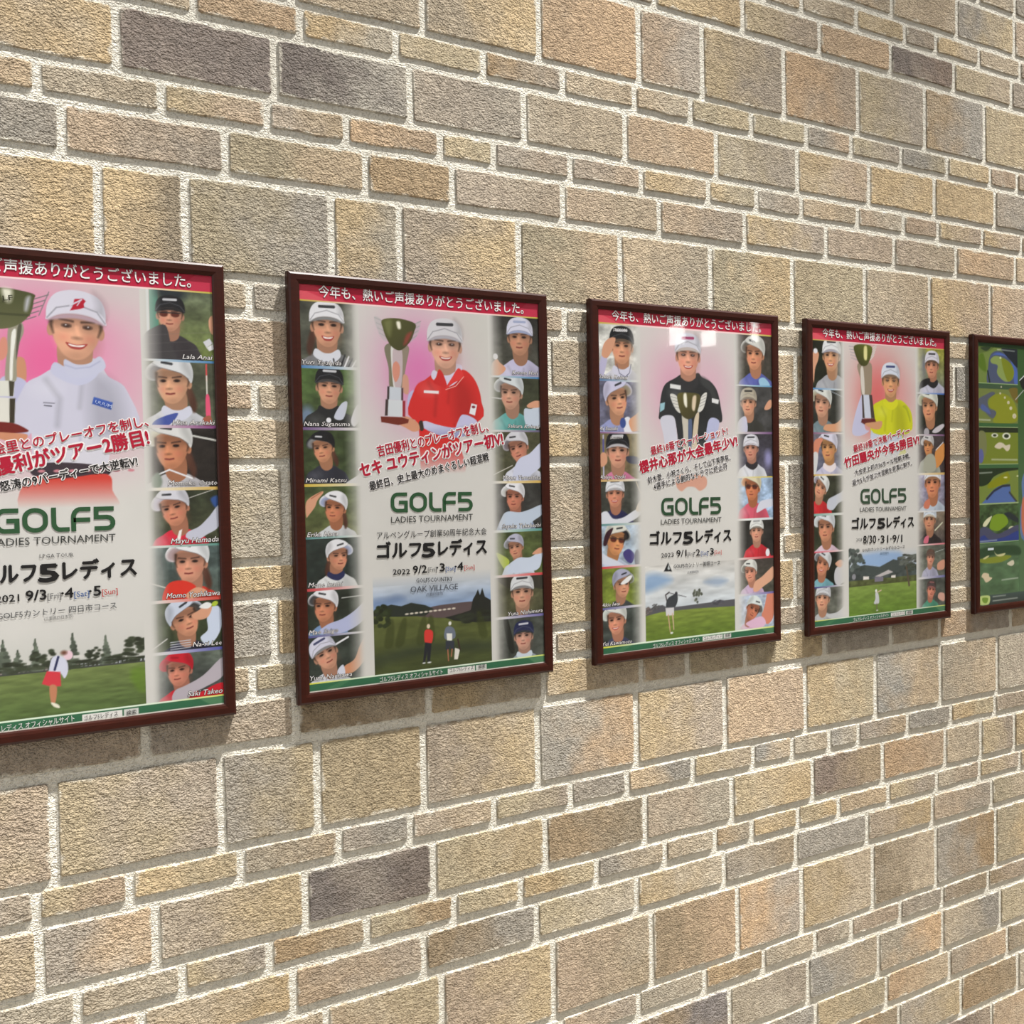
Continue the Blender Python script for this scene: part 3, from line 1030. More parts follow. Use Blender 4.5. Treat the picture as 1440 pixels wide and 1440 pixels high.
def print_2022(S):
    lb = [29.5, 144.5, 253.2, 352.8, 446.5, 537.9, 621.4, BAR - 2.6]
    rb = [29.5, 147.3, 253.6, 354.6, 450.7, 539.2, 622.2, BAR - 2.6]
    column(S, -1, lb, None, [(78, 80, 70), ((84, 112, 60), (62, 70, 48)), (58, 70, 44), ((70, 84, 52), (92, 96, 60)), (44, 52, 48), (46, 52, 44), (52, 58, 52)])
    column(S, 1, rb, None, [((40, 40, 38), (84, 84, 74)), (62, 66, 50), (76, 76, 56), (58, 58, 56), (78, 88, 52), (72, 72, 52), (70, 74, 68)])
    cell(S, -1, lb[0], lb[1])
    golfer(S, 50.7, 68.3, 108.0, 0.08, 0.0, 'W', 'G', (120, 120, 122), mouth=2, collar=(212, 214, 222), pony=True)
    for k in range(1, 6):
        a, b = (75.7, 117.7)
        S.line([(a + 7 * k, b + 3 * k), (a + 7 * k - 9, b + 26)], 3.0, 'K' if k % 2 else 'W')
        S.line([(a - 50 + 7 * k, b + 26 - 3 * k), (a - 46 + 7 * k, b + 32)], 3.0, 'D' if k % 2 else 'W')
    cell(S, -1, lb[1], lb[2])
    S.ell(9.3, 233.1, 13.4, 18.8, (110, 128, 150), soft=6)
    golfer(S, 51.4, 176.3, 208.7, 0.0, 0.05, 'K', 'D', (44, 46, 46), logo='W', collar=(40, 42, 44))
    S.poly([(73.1, 208.3), (85.2, 205.6), (76.3, 235.1), (59.0, 232.7)], (196, 200, 214))
    S.poly([(104.1, 209.1), (116.0, 220.6), (98.9, 247.8), (91.0, 237.6)], (214, 214, 220))
    S.ell(48.9, 237.8, 4.6, 4.6, 'W')
    cell(S, -1, lb[2], lb[3])
    golfer(S, 35.0, 286.0, 312.4, -0.45, -0.12, 'K', 'G', (52, 54, 64), logo='W', skin=(200, 142, 108), pony=True)
    S.poly([(76.8, 354.3), (98.9, 338.1), (118.4, 328.2), (117.4, 361.9)], (206, 206, 206))
    cell(S, -1, lb[3], lb[4])
    golfer(S, 54.2, 393.2, 419.8, -0.5, 0.08, 'W', 'A', (206, 208, 210), skin=(196, 128, 94), pony=True)
    S.poly([(2.8, 408.7), (2.2, 386.1), (10.2, 375.0), (31.4, 364.4), (35.2, 367.0), (24.4, 379.3), (18.8, 391.8), (6.7, 406.4)], 'S')
    S.line([(12.8, 376.4), (31.3, 365.6)], 2, (170, 110, 84))
    cell(S, -1, lb[4], lb[5])
    golfer(S, 62.4, 479.4, 505.3, 0.6, 0.0, 'W', 'A', (214, 216, 216), skin=(202, 142, 112), collar='N', pony=True)
    cell(S, -1, lb[5], lb[6])
    S.line([(65.4, 556.2), (110.4, 554.3)], 1.6, (200, 200, 196))
    golfer(S, 30.5, 567.7, 596.1, -0.5, 0.05, 'W', 'D', (120, 150, 190), skin=(196, 132, 100))
    S.poly([(18.6, 616.2), (37.4, 601.6), (64.3, 594.1), (89.1, 581.0), (117.2, 560.1), (119.2, 583.9), (95.1, 607.6), (60.9, 619.5)], (176, 182, 214))
    cell(S, -1, lb[6], lb[7])
    S.line([(50.9, 639.0), (75.5, 627.6)], 3.4, 'W')
    golfer(S, 33.3, 652.3, 682.8, 0.2, -0.42, (206, 206, 222), 'G', (206, 208, 216), skin=(200, 148, 122), logo='N')
    S.poly([(64.1, 692.2), (67.2, 679.7), (86.5, 669.1), (98.1, 644.4), (112.5, 625.1), (126.2, 631.9), (119.9, 654.8), (94.2, 685.7), (74.8, 694.9)], (200, 140, 106))
    S.poly([(53.5, 687.0), (64.6, 676.7), (68.1, 695.3), (58.5, 701.8)], (206, 208, 222))
    # right strip
    cell(S, 1, rb[0], rb[1])
    golfer(S, 450.2, 67.7, 104.6, -0.12, 0.0, (206, 206, 222), 'A', (190, 186, 212), skin=(186, 136, 108), logo='A')
    S.poly([(386.3, 147.6), (385.3, 125.4), (396.8, 113.8), (404.7, 120.5), (417.4, 131.2), (407.3, 142.8)], 'S')
    S.ell(394.5, 109.0, 5.4, 5.9, 'W')
    cell(S, 1, rb[1], rb[2])
    S.line([(380.4, 188.2), (409.3, 191.2)], 1.6, 'W')
    golfer(S, 425.9, 177.5, 211.3, -0.35, 0.0, (206, 212, 214), 'G', (98, 164, 160), skin=(194, 148, 124))
    S.poly([(458.0, 210.9), (474.8, 209.3), (498.6, 203.2), (497.6, 243.5), (463.8, 243.7)], (190, 200, 214))
    S.poly([(464.9, 202.3), (482.0, 193.4), (498.9, 194.5), (498.6, 204.6), (471.5, 207.9)], 'S')
    cell(S, 1, rb[2], rb[3])
    golfer(S, 441.1, 285.0, 314.8, -0.4, -0.30, (206, 206, 212), (118, 110, 116), (206, 208, 220), skin=(192, 132, 108))
    S.poly([(431.1, 351.6), (431.7, 328.9), (445.5, 307.8), (469.1, 298.0), (500.2, 275.3), (499.0, 318.6), (471.3, 341.1), (461.0, 352.3)], (198, 202, 222))
    S.line([(385.9, 339.2), (428.6, 321.7)], 1.5, (210, 206, 196))
    cell(S, 1, rb[3], rb[4])
    golfer(S, 430.3, 382.8, 410.0, -0.3, 0.0, 'W', (190, 192, 190), (150, 164, 190), skin=(190, 124, 100))
    S.poly([(399.1, 446.6), (403.0, 421.4), (416.3, 412.1), (442.6, 414.6), (466.1, 409.8), (496.9, 401.0), (496.4, 419.8), (472.2, 434.6), (461.7, 449.9)], (186, 198, 214))
    cell(S, 1, rb[4], rb[5])
    S.poly([(386.5, 493.9), (401.0, 497.6), (417.0, 510.1), (406.7, 526.4)], (170, 184, 80))
    golfer(S, 430.9, 482.5, 505.4, -0.35, -0.15, (178, 178, 196), 'G', (196, 204, 216), skin=(194, 140, 112))
    S.poly([(416.4, 532.8), (423.5, 513.3), (440.2, 504.5), (467.0, 504.8), (494.5, 490.7), (494.1, 506.6), (479.8, 531.7)], (196, 206, 222))
    S.poly([(470.5, 499.3), (484.3, 488.6), (494.6, 487.8), (494.3, 497.9)], 'S')
    cell(S, 1, rb[5], rb[6])
    S.poly([(387.1, 533.4), (496.6, 541.7), (495.8, 570.7), (445.5, 557.9), (412.3, 563.7)], (58, 56, 48))
    golfer(S, 445.1, 572.2, 605.5, -0.05, 0.0, (212, 214, 216), 'G', (50, 52, 96), skin=(198, 150, 124))
    cell(S, 1, rb[6], rb[7])
    S.poly([(400.7, 628.0), (410.7, 623.4), (425.4, 687.8), (412.2, 686.3)], (40, 42, 38))
    golfer(S, 446.1, 660.0, 688.7, -0.15, 0.0, (40, 46, 78), (44, 50, 56), (150, 160, 170), skin=(196, 150, 130), logo='W', collar=(196, 206, 216))
    unclip(S)
    column_edges(S, -1, lb, [(80, 130, 180), (110, 84, 130), (206, 176, 70), (96, 150, 150), (196, 70, 76), (82, 84, 140)])
    column_edges(S, 1, rb, [(70, 124, 170), (96, 90, 120), (206, 170, 90), (90, 150, 144), (206, 70, 74), (110, 104, 160)])
    # winner with the cup
    S.clip = (IN_L, 0, IN_R, SH)
    S.glow(228.8, 144.5, 80, 100, (210, 108, 168), 0.85)
    S.glow(349.0, 64.7, 60, 90, (190, 190, 182), 0.5)
    for k in range(4):
        S.line([((141.7, 50.0)[0] + 3 * k, (141.7, 50.0)[1] + 9 * k), ((159.7, 55.4)[0] + 2.5 * k, (159.7, 55.4)[1] + 10 * k)], 1.2, (150, 150, 150))
        S.line([((221.1, 57.1)[0] - 1.5 * k, (221.1, 57.1)[1] + 9 * k), ((234.4, 51.0)[0] - 3 * k, (234.4, 51.0)[1] + 9 * k)], 1.6, (140, 140, 140))
    S.poly([(140.4, 48.8), (156.9, 55.6), (165.7, 90.3), (151.9, 83.2)], (176, 176, 176), alpha=0.5)
    S.poly([(221.0, 58.4), (234.3, 52.3), (227.8, 76.6), (211.4, 90.7)], (176, 176, 176), alpha=0.5)
    S.poly([(159.7, 103.7), (175.4, 97.7), (179.9, 139.5), (187.4, 176.2), (168.9, 176.6), (167.1, 140.0)], (120, 116, 96))
    S.poly([(195.3, 99.4), (209.6, 101.4), (203.0, 133.4), (193.1, 176.1), (183.1, 176.3), (191.4, 136.5)], (140, 128, 112))
    S.poly([(172.3, 105.7), (179.5, 102.8), (183.2, 173.7), (176.0, 173.8)], (214, 212, 208))
    S.poly([(176.5, 108.2), (195.1, 107.3), (191.8, 172.1), (178.9, 172.5)], (188, 172, 176))
    S.poly([(175.8, 134.4), (183.1, 127.6), (189.9, 136.6), (188.0, 155.1), (180.5, 165.8), (175.2, 152.8)], (206, 140, 120))
    S.poly([(196.7, 152.2), (206.6, 157.2), (205.8, 186.4), (194.4, 181.3)], (200, 150, 128))
    S.poly([(157.0, 53.0), (188.2, 48.5), (222.6, 55.6), (220.6, 71.7), (211.4, 90.7), (192.2, 106.8), (175.3, 101.7), (164.4, 86.5), (157.9, 68.6)], (84, 86, 44), c2=(66, 66, 40), axis=((159.8, 51.5), (208.2, 101.5)))
    S.poly([(161.1, 55.4), (175.3, 53.2), (171.6, 82.2), (163.4, 72.2)], (120, 124, 78), soft=4, alpha=0.7)
    S.poly([(185.1, 55.2), (192.3, 54.8), (193.4, 66.6), (187.7, 66.9)], (236, 232, 214), soft=2)
    S.poly([(204.6, 77.8), (216.3, 71.9), (207.1, 90.9), (198.3, 96.6)], (176, 60, 60), soft=3, alpha=0.6)
    # her right arm behind the cup, red polo shirt, arm below it
    S.poly([(207.2, 186.3), (224.8, 180.6), (237.2, 211.1), (234.8, 242.0), (217.4, 236.7), (203.5, 215.6)], (184, 180, 214))
    S.poly([(237.0, 164.3), (261.2, 148.8), (273.3, 141.7), (303.5, 146.1), (322.2, 137.3), (340.5, 147.7), (354.0, 168.0), (361.1, 196.9), (357.0, 230.3), (344.2, 238.6), (319.6, 230.6), (308.3, 249.8), (312.0, 280.0), (319.7, 337.8), (237.9, 341.4), (227.4, 298.2), (225.8, 250.0), (217.6, 231.4), (215.6, 199.5), (225.0, 175.3)], (204, 48, 46))
    S.poly([(222.1, 175.4), (238.5, 164.2), (251.1, 190.8), (246.6, 244.6), (231.4, 258.1), (223.2, 239.4), (213.9, 207.5)], (214, 30, 34), soft=4, alpha=0.8)
    S.line([(318.4, 162.1), (325.4, 189.3), (318.0, 230.6)], 2.4, (140, 26, 30), soft=2, alpha=0.6)
    S.line([(290.1, 190.0), (300.8, 244.4)], 3, (160, 30, 34), soft=3, alpha=0.4)
    S.poly([(267.7, 129.7), (316.3, 127.9), (315.8, 145.7), (296.9, 165.4), (286.1, 169.7), (276.0, 155.1)], (204, 198, 218))
    golfer(S, 285.3, 90.5, 136.6, 0.05, 0.0, (206, 204, 208), (170, 168, 176), (204, 48, 46), skin=(216, 166, 142), mouth=1, big=True, logo='K', collar=(206, 200, 220))
    S.poly([(264.0, 154.1), (270.4, 139.1), (279.2, 146.9), (287.5, 172.4), (272.5, 170.1), (257.8, 163.7)], (196, 44, 44))
    S.poly([(313.0, 134.9), (323.3, 152.3), (303.0, 162.5), (284.5, 173.8), (297.2, 154.5)], (214, 58, 56))
    S.line([(323.3, 151.0), (305.9, 169.2), (284.4, 176.5)], 1.2, (236, 190, 180))
    S.poly([(238.1, 179.0), (269.3, 179.6), (269.1, 185.0), (237.9, 184.3)], (226, 218, 220), smooth=False)
    S.poly([(339.0, 201.4), (351.5, 204.0), (346.2, 224.8), (333.8, 220.8)], (226, 226, 230), smooth=False)
    S.ell(343.5, 208.3, 4.0, 2.7, (120, 50, 60))
    S.poly([(313.5, 227.9), (326.0, 223.6), (344.5, 230.4), (352.0, 240.0), (343.9, 252.5), (315.6, 263.5), (300.3, 260.8)], (192, 190, 220))
    S.poly([(231.9, 240.6), (240.9, 236.6), (264.5, 243.2), (300.6, 248.5), (322.4, 241.5), (344.0, 245.6), (334.3, 259.4), (306.2, 267.6), (269.9, 263.5), (236.1, 250.0)], (196, 194, 220), c2=(150, 152, 190), axis=((270.4, 244.5), (272.8, 266.2)))
    S.poly([(226.1, 239.3), (233.5, 236.6), (236.0, 252.7), (228.6, 254.0)], (60, 50, 44))
    S.poly([(188.7, 230.3), (203.1, 228.9), (223.2, 239.4), (227.2, 252.7), (213.9, 256.7), (196.8, 248.8), (179.8, 242.2), (165.7, 238.4)], (206, 148, 118))
    S.poly([(164.0, 174.1), (196.0, 176.0), (195.3, 199.8), (162.6, 197.8)], (196, 202, 210), smooth=False)
    S.poly([(164.0, 174.1), (168.2, 174.0), (166.9, 197.7), (162.6, 197.8)], (60, 50, 50), smooth=False)
    S.poly([(191.7, 176.1), (196.0, 176.0), (195.3, 199.8), (191.0, 199.9)], (90, 60, 66), smooth=False)
    S.poly([(159.8, 197.8), (199.6, 199.7), (198.7, 230.2), (157.5, 228.0)], (206, 210, 214), smooth=False)
    S.poly([(159.8, 197.8), (165.4, 197.7), (163.2, 227.9), (157.5, 228.0)], (70, 56, 56), smooth=False)
    S.poly([(193.9, 199.8), (199.6, 199.7), (198.7, 230.2), (193.0, 228.9)], (150, 44, 54), smooth=False)
    S.poly([(149.1, 229.3), (191.6, 230.3), (205.9, 234.1), (204.2, 240.8), (184.0, 244.9), (150.2, 239.8)], (112, 46, 36), smooth=False)
    S.rect(IN_L, 282.2, IN_R, 336.0, PAPER, alpha=0.0, alpha2=1.0)
    S.rect(IN_L, 336.0, IN_R, 513.7, PAPER)
    # course photograph at the foot
    u0, u1 = (125.4, 610.7)[0], (372.7, 636.5)[0]
    vt, vh, vb = 521.8, 591.9, BAR - 2.6
    S.clip = (u0, 0, u1, SH)
    S.rect(u0, vt, u1, vh, PAPER, (126, 152, 190))
    S.mottle(u0, vt + 20, u1, vh, 0.10, 5, 40, 12)
    S.poly([(126.7, 566.2), (152.1, 563.3), (173.5, 559.8), (190.5, 568.0), (167.3, 577.9), (126.2, 581.9)], (84, 108, 150), soft=6, alpha=0.5)
    S.rect(u0, vh, u1, vb, (96, 102, 56), (66, 74, 42))
    S.mottle(u0, vh, u1, vb, 0.12, 9, 26, 7)
    S.poly([(216.0, 595.9), (245.8, 586.6), (291.3, 583.9), (334.7, 583.7), (372.6, 591.4), (371.9, 616.7), (230.4, 605.4)], (92, 78, 78))
    S.poly([(126.1, 587.2), (144.5, 579.7), (161.6, 576.0), (181.5, 580.6), (201.9, 575.8), (231.1, 582.5), (248.7, 590.9), (230.5, 602.7), (172.4, 599.7), (125.9, 595.0)], (44, 50, 44), smooth=False)
    S.poly([(272.3, 609.6), (306.1, 604.7), (328.0, 599.8), (333.3, 579.4), (339.8, 570.3), (344.8, 560.9), (349.2, 572.5), (354.4, 558.9), (360.2, 576.2), (374.4, 584.5), (373.3, 625.3), (339.9, 624.7), (290.4, 616.9)], (40, 42, 38), smooth=False)
    foliage(S, 144.0, 596.8, 22, 20, (44, 52, 32), 3)
    foliage(S, 343.4, 611.1, 40, 14, (42, 46, 36), 4)
    for k in range(11):
        t = k / 10.0
        S.ell((192.7, 593.6)[0] + t * ((291.1, 590.8)[0] - (192.7, 593.6)[0]), (192.6, 596.3)[1] + t * ((291.0, 593.6)[1] - (192.6, 596.3)[1]), 4, 1.6, (216, 206, 190))
    for a, b in ((548, 541), (566, 556), (594, 586), (604, 600), (676, 680)):
        S.poly([(u0 + (a - 527) * 1.45, vh + 16), (u0 + (a - 520) * 1.45, vh + 16), (u0 + (b - 515) * 1.45, vh + 60), (u0 + (b - 527) * 1.45, vh + 60)], (56, 62, 30), soft=2, alpha=0.55)
    S.poly([(123.7, 669.7), (229.0, 655.4), (372.2, 664.7), (371.8, 681.5), (228.5, 675.7), (123.1, 689.4)], (44, 52, 44), soft=8, alpha=0.5)
    S.ell(236.6, 623.0, 3.5, 4.3, (214, 196, 170))
    S.poly([(228.2, 632.3), (237.2, 629.2), (246.0, 635.5), (242.4, 655.6), (229.1, 654.1)], (206, 60, 54))
    S.poly([(229.1, 652.7), (242.4, 655.6), (238.4, 690.5), (232.5, 689.7), (233.1, 669.4), (228.0, 690.5), (223.6, 690.0)], (38, 40, 46), smooth=False)
    S.ell(225.8, 691.6, 3.2, 1.3, 'W')
    S.ell(236.9, 691.6, 4.0, 1.3, 'W')
    S.ell(282.3, 621.6, 3.2, 3.8, (220, 220, 214))
    S.poly([(271.7, 631.5), (280.9, 626.9), (291.5, 633.6), (292.5, 650.2), (271.2, 650.6)], (108, 116, 130))
    S.poly([(274.5, 640.0), (286.7, 641.3), (286.3, 655.0), (275.6, 653.8)], (226, 224, 214), smooth=False)
    S.poly([(272.6, 653.5), (290.9, 655.5), (290.4, 672.1), (282.8, 671.2), (281.5, 662.8), (278.2, 672.0), (272.1, 671.3)], (52, 56, 66), smooth=False)
    S.line([(276.6, 671.8), (277.6, 692.6)], 2.2, (170, 110, 84))
    S.line([(285.8, 671.5), (283.9, 685.1)], 2.2, (170, 110, 84))
    S.poly([(292.0, 669.5), (302.7, 673.5), (297.5, 692.2), (289.9, 691.3)], (220, 216, 206), smooth=False)
    S.line([(298.6, 653.7), (302.7, 673.5)], 3, (60, 40, 40))
    unclip(S)
    header(S)
    footer(S, (275.6, 708.8)[0], (334.3, 716.3)[0], (337.4, 716.7)[0], (360.3, 719.6)[0])


MARK_2022 = (164.7, 406.2, 337.7, 408.8, 37.0, (46, 84, 54))
TEXT_2022 = {
    'slogan_lettering': [
        ('吉田優利とのプレーオフを制し、', 143.1, 303.4, 376.2, 255.2, 19.5, 'RR', 'WW', 0.035, 0.0),
        ('セキ ユウティンがツアー初V!', 108.4, 340.9, 409.1, 281.2, 24.9, 'RR', 'WW', 0.065, 0.0),
        ('最終日、史上最大のめまぐるしい超混戦', 125.6, 364.8, 376.2, 311.7, 15.5, 'KK', 'WW', 0.035, 0.0)],
    'title_lettering': [
        ('LADIES TOURNAMENT', 165.1, 425.4, 336.6, 425.4, 12.1, (60, 62, 60), None, 0.0, 0.0),
        ('アルペングループ創業50周年記念大会', 136.0, 454.1, 366.4, 455.7, 12.8, (56, 56, 56), None, 0.0, 0.0),
        ('ゴルフ', 135.9, 490.3, 224.1, 491.5, 28.2, 'KK', None, 0.075, 0.0),
        ('5', 227.0, 491.5, 253.0, 491.8, 26.2, 'KK', None, 0.095, 0.0),
        ('レディス', 261.2, 491.9, 365.4, 493.2, 28.2, 'KK', None, 0.075, 0.0)],
    'date_lettering': [
        ('2022', 165.9, 520.7, 200.5, 522.0, 10.1, 'KK', None, 0.03, 0.0),
        ('9/2', 207.1, 521.2, 235.5, 521.3, 14.8, 'KK', None, 0.05, 0.0),
        ('[Fri]', 238.0, 520.1, 256.7, 520.2, 8.7, (110, 110, 110), None, 0.0, 0.0),
        ('·3', 255.9, 520.8, 273.3, 520.7, 15.5, 'KK', None, 0.05, 0.0),
        ('[Sat]', 275.5, 520.9, 296.1, 521.1, 8.7, (50, 90, 150), None, 0.0, 0.0),
        ('·4', 295.4, 521.0, 313.1, 520.9, 15.5, 'KK', None, 0.05, 0.0),
        ('[Sun]', 315.4, 521.1, 338.1, 520.7, 8.7, (190, 60, 54), None, 0.0, 0.0),
        ('GOLF5COUNTRY', 212.9, 539.1, 289.5, 540.5, 8.5, (54, 56, 58), None, 0.005, 0.0),
        ('OAK VILLAGE', 201.0, 556.2, 300.7, 557.2, 11.4, (84, 88, 96), None, 0.0, 0.0),
        ('(千葉県市原市)', 233.0, 565.7, 268.2, 566.1, 5.4, (96, 100, 110), None, 0.0, 0.0)],
    'caption_lettering': [
        ('Yuri Yoshida', 1.9, 139.6, 75.1, 139.4, 8.1, 'CW', 'CK', 0.0, 0.25),
        ('Nana Suganuma', 2.5, 248.2, 88.7, 247.8, 8.1, 'CW', 'CK', 0.0, 0.25),
        ('Minami Katsu', 3.3, 347.8, 79.7, 348.6, 8.1, 'CW', 'CK', 0.0, 0.25),
        ('Erika Hara', 3.0, 444.0, 60.3, 444.0, 8.7, 'CW', 'CK', 0.0, 0.25),
        ('Mone Inami', 2.9, 533.1, 67.8, 534.5, 8.7, 'CW', 'CK', 0.0, 0.25),
        ('Mao Saigo', 1.7, 617.5, 56.9, 617.1, 8.7, 'CW', 'CK', 0.0, 0.25),
        ('Yumi Narisawa', 1.8, 698.7, 80.8, 698.9, 8.7, 'CW', 'CK', 0.0, 0.25),
        ('Kotone Hori', 431.8, 142.0, 491.8, 141.5, 8.1, 'CW', 'CK', 0.0, 0.25),
        ('Sakura Koiwai', 419.1, 247.4, 493.0, 248.6, 8.1, 'CW', 'CK', 0.0, 0.25),
        ('Miyuu Yamashita', 405.0, 348.8, 493.1, 349.5, 8.1, 'CW', 'CK', 0.0, 0.25),
        ('Sayaka Takahashi', 401.6, 444.7, 492.3, 444.9, 8.1, 'CW', 'CK', 0.0, 0.25),
        ('Yuna Nishimura', 411.6, 618.5, 492.0, 616.9, 8.1, 'CW', 'CK', 0.0, 0.25)],
    'footer_lettering': [
        (SITE_TEXT, 134.9, 717.6, 264.3, 717.0, 9.4, 'CW', None, 0.0, 0.0),
        ('ゴルフ5レディス', 279.2, 715.9, 331.1, 715.9, 8.1, 'KK', None, 0.0, 0.0),
        ('検索', 342.2, 715.6, 357.3, 715.3, 7.4, 'KK', None, 0.0, 0.0)],
}

def print_2021(S):
    rb = [29.5, 143.6, 252.0, 354.4, 448.7, 539.7, 624.5, BAR - 2.6]
    lb = [29.5, rb[1], rb[2] - 3, rb[3], rb[4], rb[5], rb[6], BAR - 2.6]
    column(S, -1, lb, None, [(60, 72, 52)] * 7)
    for k, (cp, sh) in enumerate((('W', 'N'), ('K', 'P'), ('W', 'R'), ('L', 'W'), ('N', 'G'), ('W', 'T'), ('W', 'B'))):
        cell(S, -1, lb[k], lb[k + 1])
        golfer(S, 44, lb[k] + 42, lb[k] + 68, 0.3 * (-1) ** k, 0.0, cp, 'G', sh)
    column(S, 1, rb, None, [((96, 104, 84), (110, 124, 66)), (80, 84, 68), (42, 38, 36), ((52, 58, 44), (66, 68, 50)), ((84, 100, 98), (70, 78, 72)), (50, 58, 40), ((92, 100, 90), (56, 60, 60))])
    cell(S, 1, rb[0], rb[1])
    S.rect(IN_R, rb[0], (407.1, 61.6)[0], rb[1], (196, 196, 186), (150, 150, 140))
    S.rect((388.2, 62.9)[0], rb[0], (391.5, 62.7)[0], rb[1], (220, 232, 236))
    S.rect((392.6, 62.6)[0], rb[0], (407.1, 61.6)[0], rb[1], (60, 120, 100))
    S.ell(428.3, 31.2, 24.9, 15.9, (40, 48, 52), soft=6)
    golfer(S, 424.9, 67.2, 96.1, -0.15, 0.0, 'K', 'K', (62, 58, 62), skin=(196, 142, 116), logo='W', glasses=True)
    S.poly([(381.2, 109.1), (395.0, 93.4), (417.6, 86.2), (425.6, 118.1), (431.7, 141.0), (380.1, 143.4)], (64, 62, 64))
    for k in range(4):
        S.line([((386.7, 108.8)[0], (386.9, 104.2)[1] + 14 * k), ((495.8, 93.1)[0], (495.8, 93.1)[1] + 14 * k)], 0.8, (110, 104, 104), alpha=0.4)
    S.poly([(477.7, 110.6), (488.4, 104.2), (494.1, 112.1), (483.2, 119.8)], (206, 206, 212), smooth=False)
    S.poly([(483.2, 119.8), (494.0, 113.3), (496.2, 121.5), (487.8, 125.4)], (220, 220, 222), smooth=False)
    S.poly([(488.2, 73.5), (494.3, 67.2), (494.5, 96.7), (488.9, 88.8)], 'S')
    cell(S, 1, rb[1], rb[2])
    S.line([(481.8, 148.1), (481.6, 174.1)], 2.4, (206, 80, 80))
    S.line([(481.8, 167.0), (481.8, 204.8)], 2.2, (214, 210, 200))
    golfer(S, 423.8, 176.2, 214.3, -0.42, -0.04, (212, 214, 216), (112, 110, 112), (206, 208, 214), skin=(206, 156, 124), pony=True, collar=(204, 206, 220))
    S.poly([(392.3, 250.9), (401.6, 239.3), (433.6, 229.4), (417.0, 250.6)], (70, 86, 156))
    S.poly([(479.6, 201.3), (485.5, 201.2), (486.7, 237.9), (479.7, 238.0)], (222, 86, 120))
    S.poly([(473.8, 238.1), (485.7, 233.1), (488.8, 247.3), (475.8, 249.9)], (160, 90, 70))
    cell(S, 1, rb[2], rb[3])
    S.line([(382.2, 255.6), (426.9, 261.0), (496.3, 274.6)], 3.2, (196, 196, 190))
    golfer(S, 419.4, 283.1, 321.6, -0.45, -0.04, (216, 216, 214), (206, 204, 176), (190, 188, 192), skin=(196, 132, 98), pony=True)
    S.line([(398.8, 330.6), (417.1, 322.7), (453.3, 337.1)], 2.6, 'W')
    S.poly([(388.5, 336.2), (398.9, 327.1), (405.2, 341.1), (400.3, 352.6), (389.2, 350.1)], (96, 112, 96), soft=2)
    cell(S, 1, rb[3], rb[4])
    S.poly([(482.7, 372.0), (494.6, 367.5), (494.1, 385.4), (488.2, 385.2)], (50, 80, 140), soft=2)
    S.line([(446.5, 370.0), (487.9, 356.7)], 1.2, (200, 196, 190))
    golfer(S, 420.8, 384.5, 415.2, -0.4, -0.22, (206, 206, 214), (186, 180, 200), (206, 46, 66), skin=(196, 132, 104))
    S.poly([(441.0, 435.6), (443.6, 426.3), (462.5, 417.6), (479.4, 401.6), (496.6, 383.1), (495.5, 417.7), (473.8, 432.3), (457.1, 441.1)], (190, 192, 206))
    S.poly([(424.8, 439.6), (429.9, 423.4), (434.6, 421.3), (430.5, 442.2)], (230, 226, 222), smooth=False)
    cell(S, 1, rb[4], rb[5])
    for k in range(6):
        S.rect((385.6, 465.6)[0] + 9 * k, rb[4], (385.6, 465.6)[0] + 9 * k + 4, rb[5], (60, 74, 72), alpha=0.35)
    S.line([(375.5, 505.5), (406.5, 516.9)], 1.8, (210, 208, 196))
    golfer(S, 444.5, 474.7, 510.2, -0.30, 0.0, (222, 224, 226), (170, 150, 152), (206, 58, 46), skin=(204, 146, 120), pony=True)
    S.poly([(400.2, 538.6), (404.2, 517.9), (415.9, 507.0), (438.8, 507.4), (454.7, 519.1), (438.1, 529.7), (421.7, 540.3)], (208, 54, 42))
    S.poly([(438.1, 529.7), (454.7, 519.1), (470.9, 525.0), (463.6, 534.0), (442.5, 537.1)], 'S')
    cell(S, 1, rb[5], rb[6])
    S.line([(378.7, 618.2), (405.1, 601.0)], 1.8, (200, 200, 196))
    golfer(S, 436.9, 569.8, 600.6, 0.45, -0.30, (196, 204, 220), (60, 60, 60), (40, 42, 60), skin=(200, 142, 112), logo='K')
    for k in range(4):
        S.line([((410.5, 607.4)[0], (410.5, 607.4)[1] + 4 * k), ((442.8, 605.8)[0], (442.8, 605.8)[1] + 4 * k)], 1.4, (190, 192, 200))
    S.poly([(459.1, 603.8), (471.3, 591.8), (470.7, 572.6), (474.7, 556.3), (489.0, 552.6), (495.8, 565.2), (495.2, 586.7), (485.0, 607.4), (470.5, 618.0)], (196, 206, 224))
    S.poly([(445.1, 565.7), (458.2, 557.3), (470.2, 548.8), (479.5, 554.3), (471.9, 570.4), (455.4, 573.7)], 'S')
    S.poly([(458.4, 552.6), (470.3, 545.2), (479.6, 549.5), (472.3, 556.1)], (226, 228, 226))
    S.ell(484.4, 548.7, 5.7, 4.0, (170, 190, 60), rot=-0.5)
    cell(S, 1, rb[6], rb[7])
    golfer(S, 420.6, 653.1, 680.4, -0.42, -0.05, (190, 32, 48), (150, 40, 44), (190, 36, 48), skin=(196, 128, 106), logo=(150, 20, 36))
    S.poly([(411.0, 703.8), (414.9, 687.8), (433.5, 680.6), (461.9, 667.2), (496.0, 639.8), (495.0, 671.0), (466.0, 686.8), (442.3, 695.9), (432.7, 708.9)], (178, 170, 178))
    S.poly([(459.9, 693.3), (494.7, 683.0), (494.0, 704.7), (442.0, 707.7)], (196, 32, 46))
    unclip(S)
    column_edges(S, -1, lb, [(80, 130, 180), (130, 70, 130), (206, 176, 70), (96, 150, 140), (200, 70, 60), (90, 90, 160)])
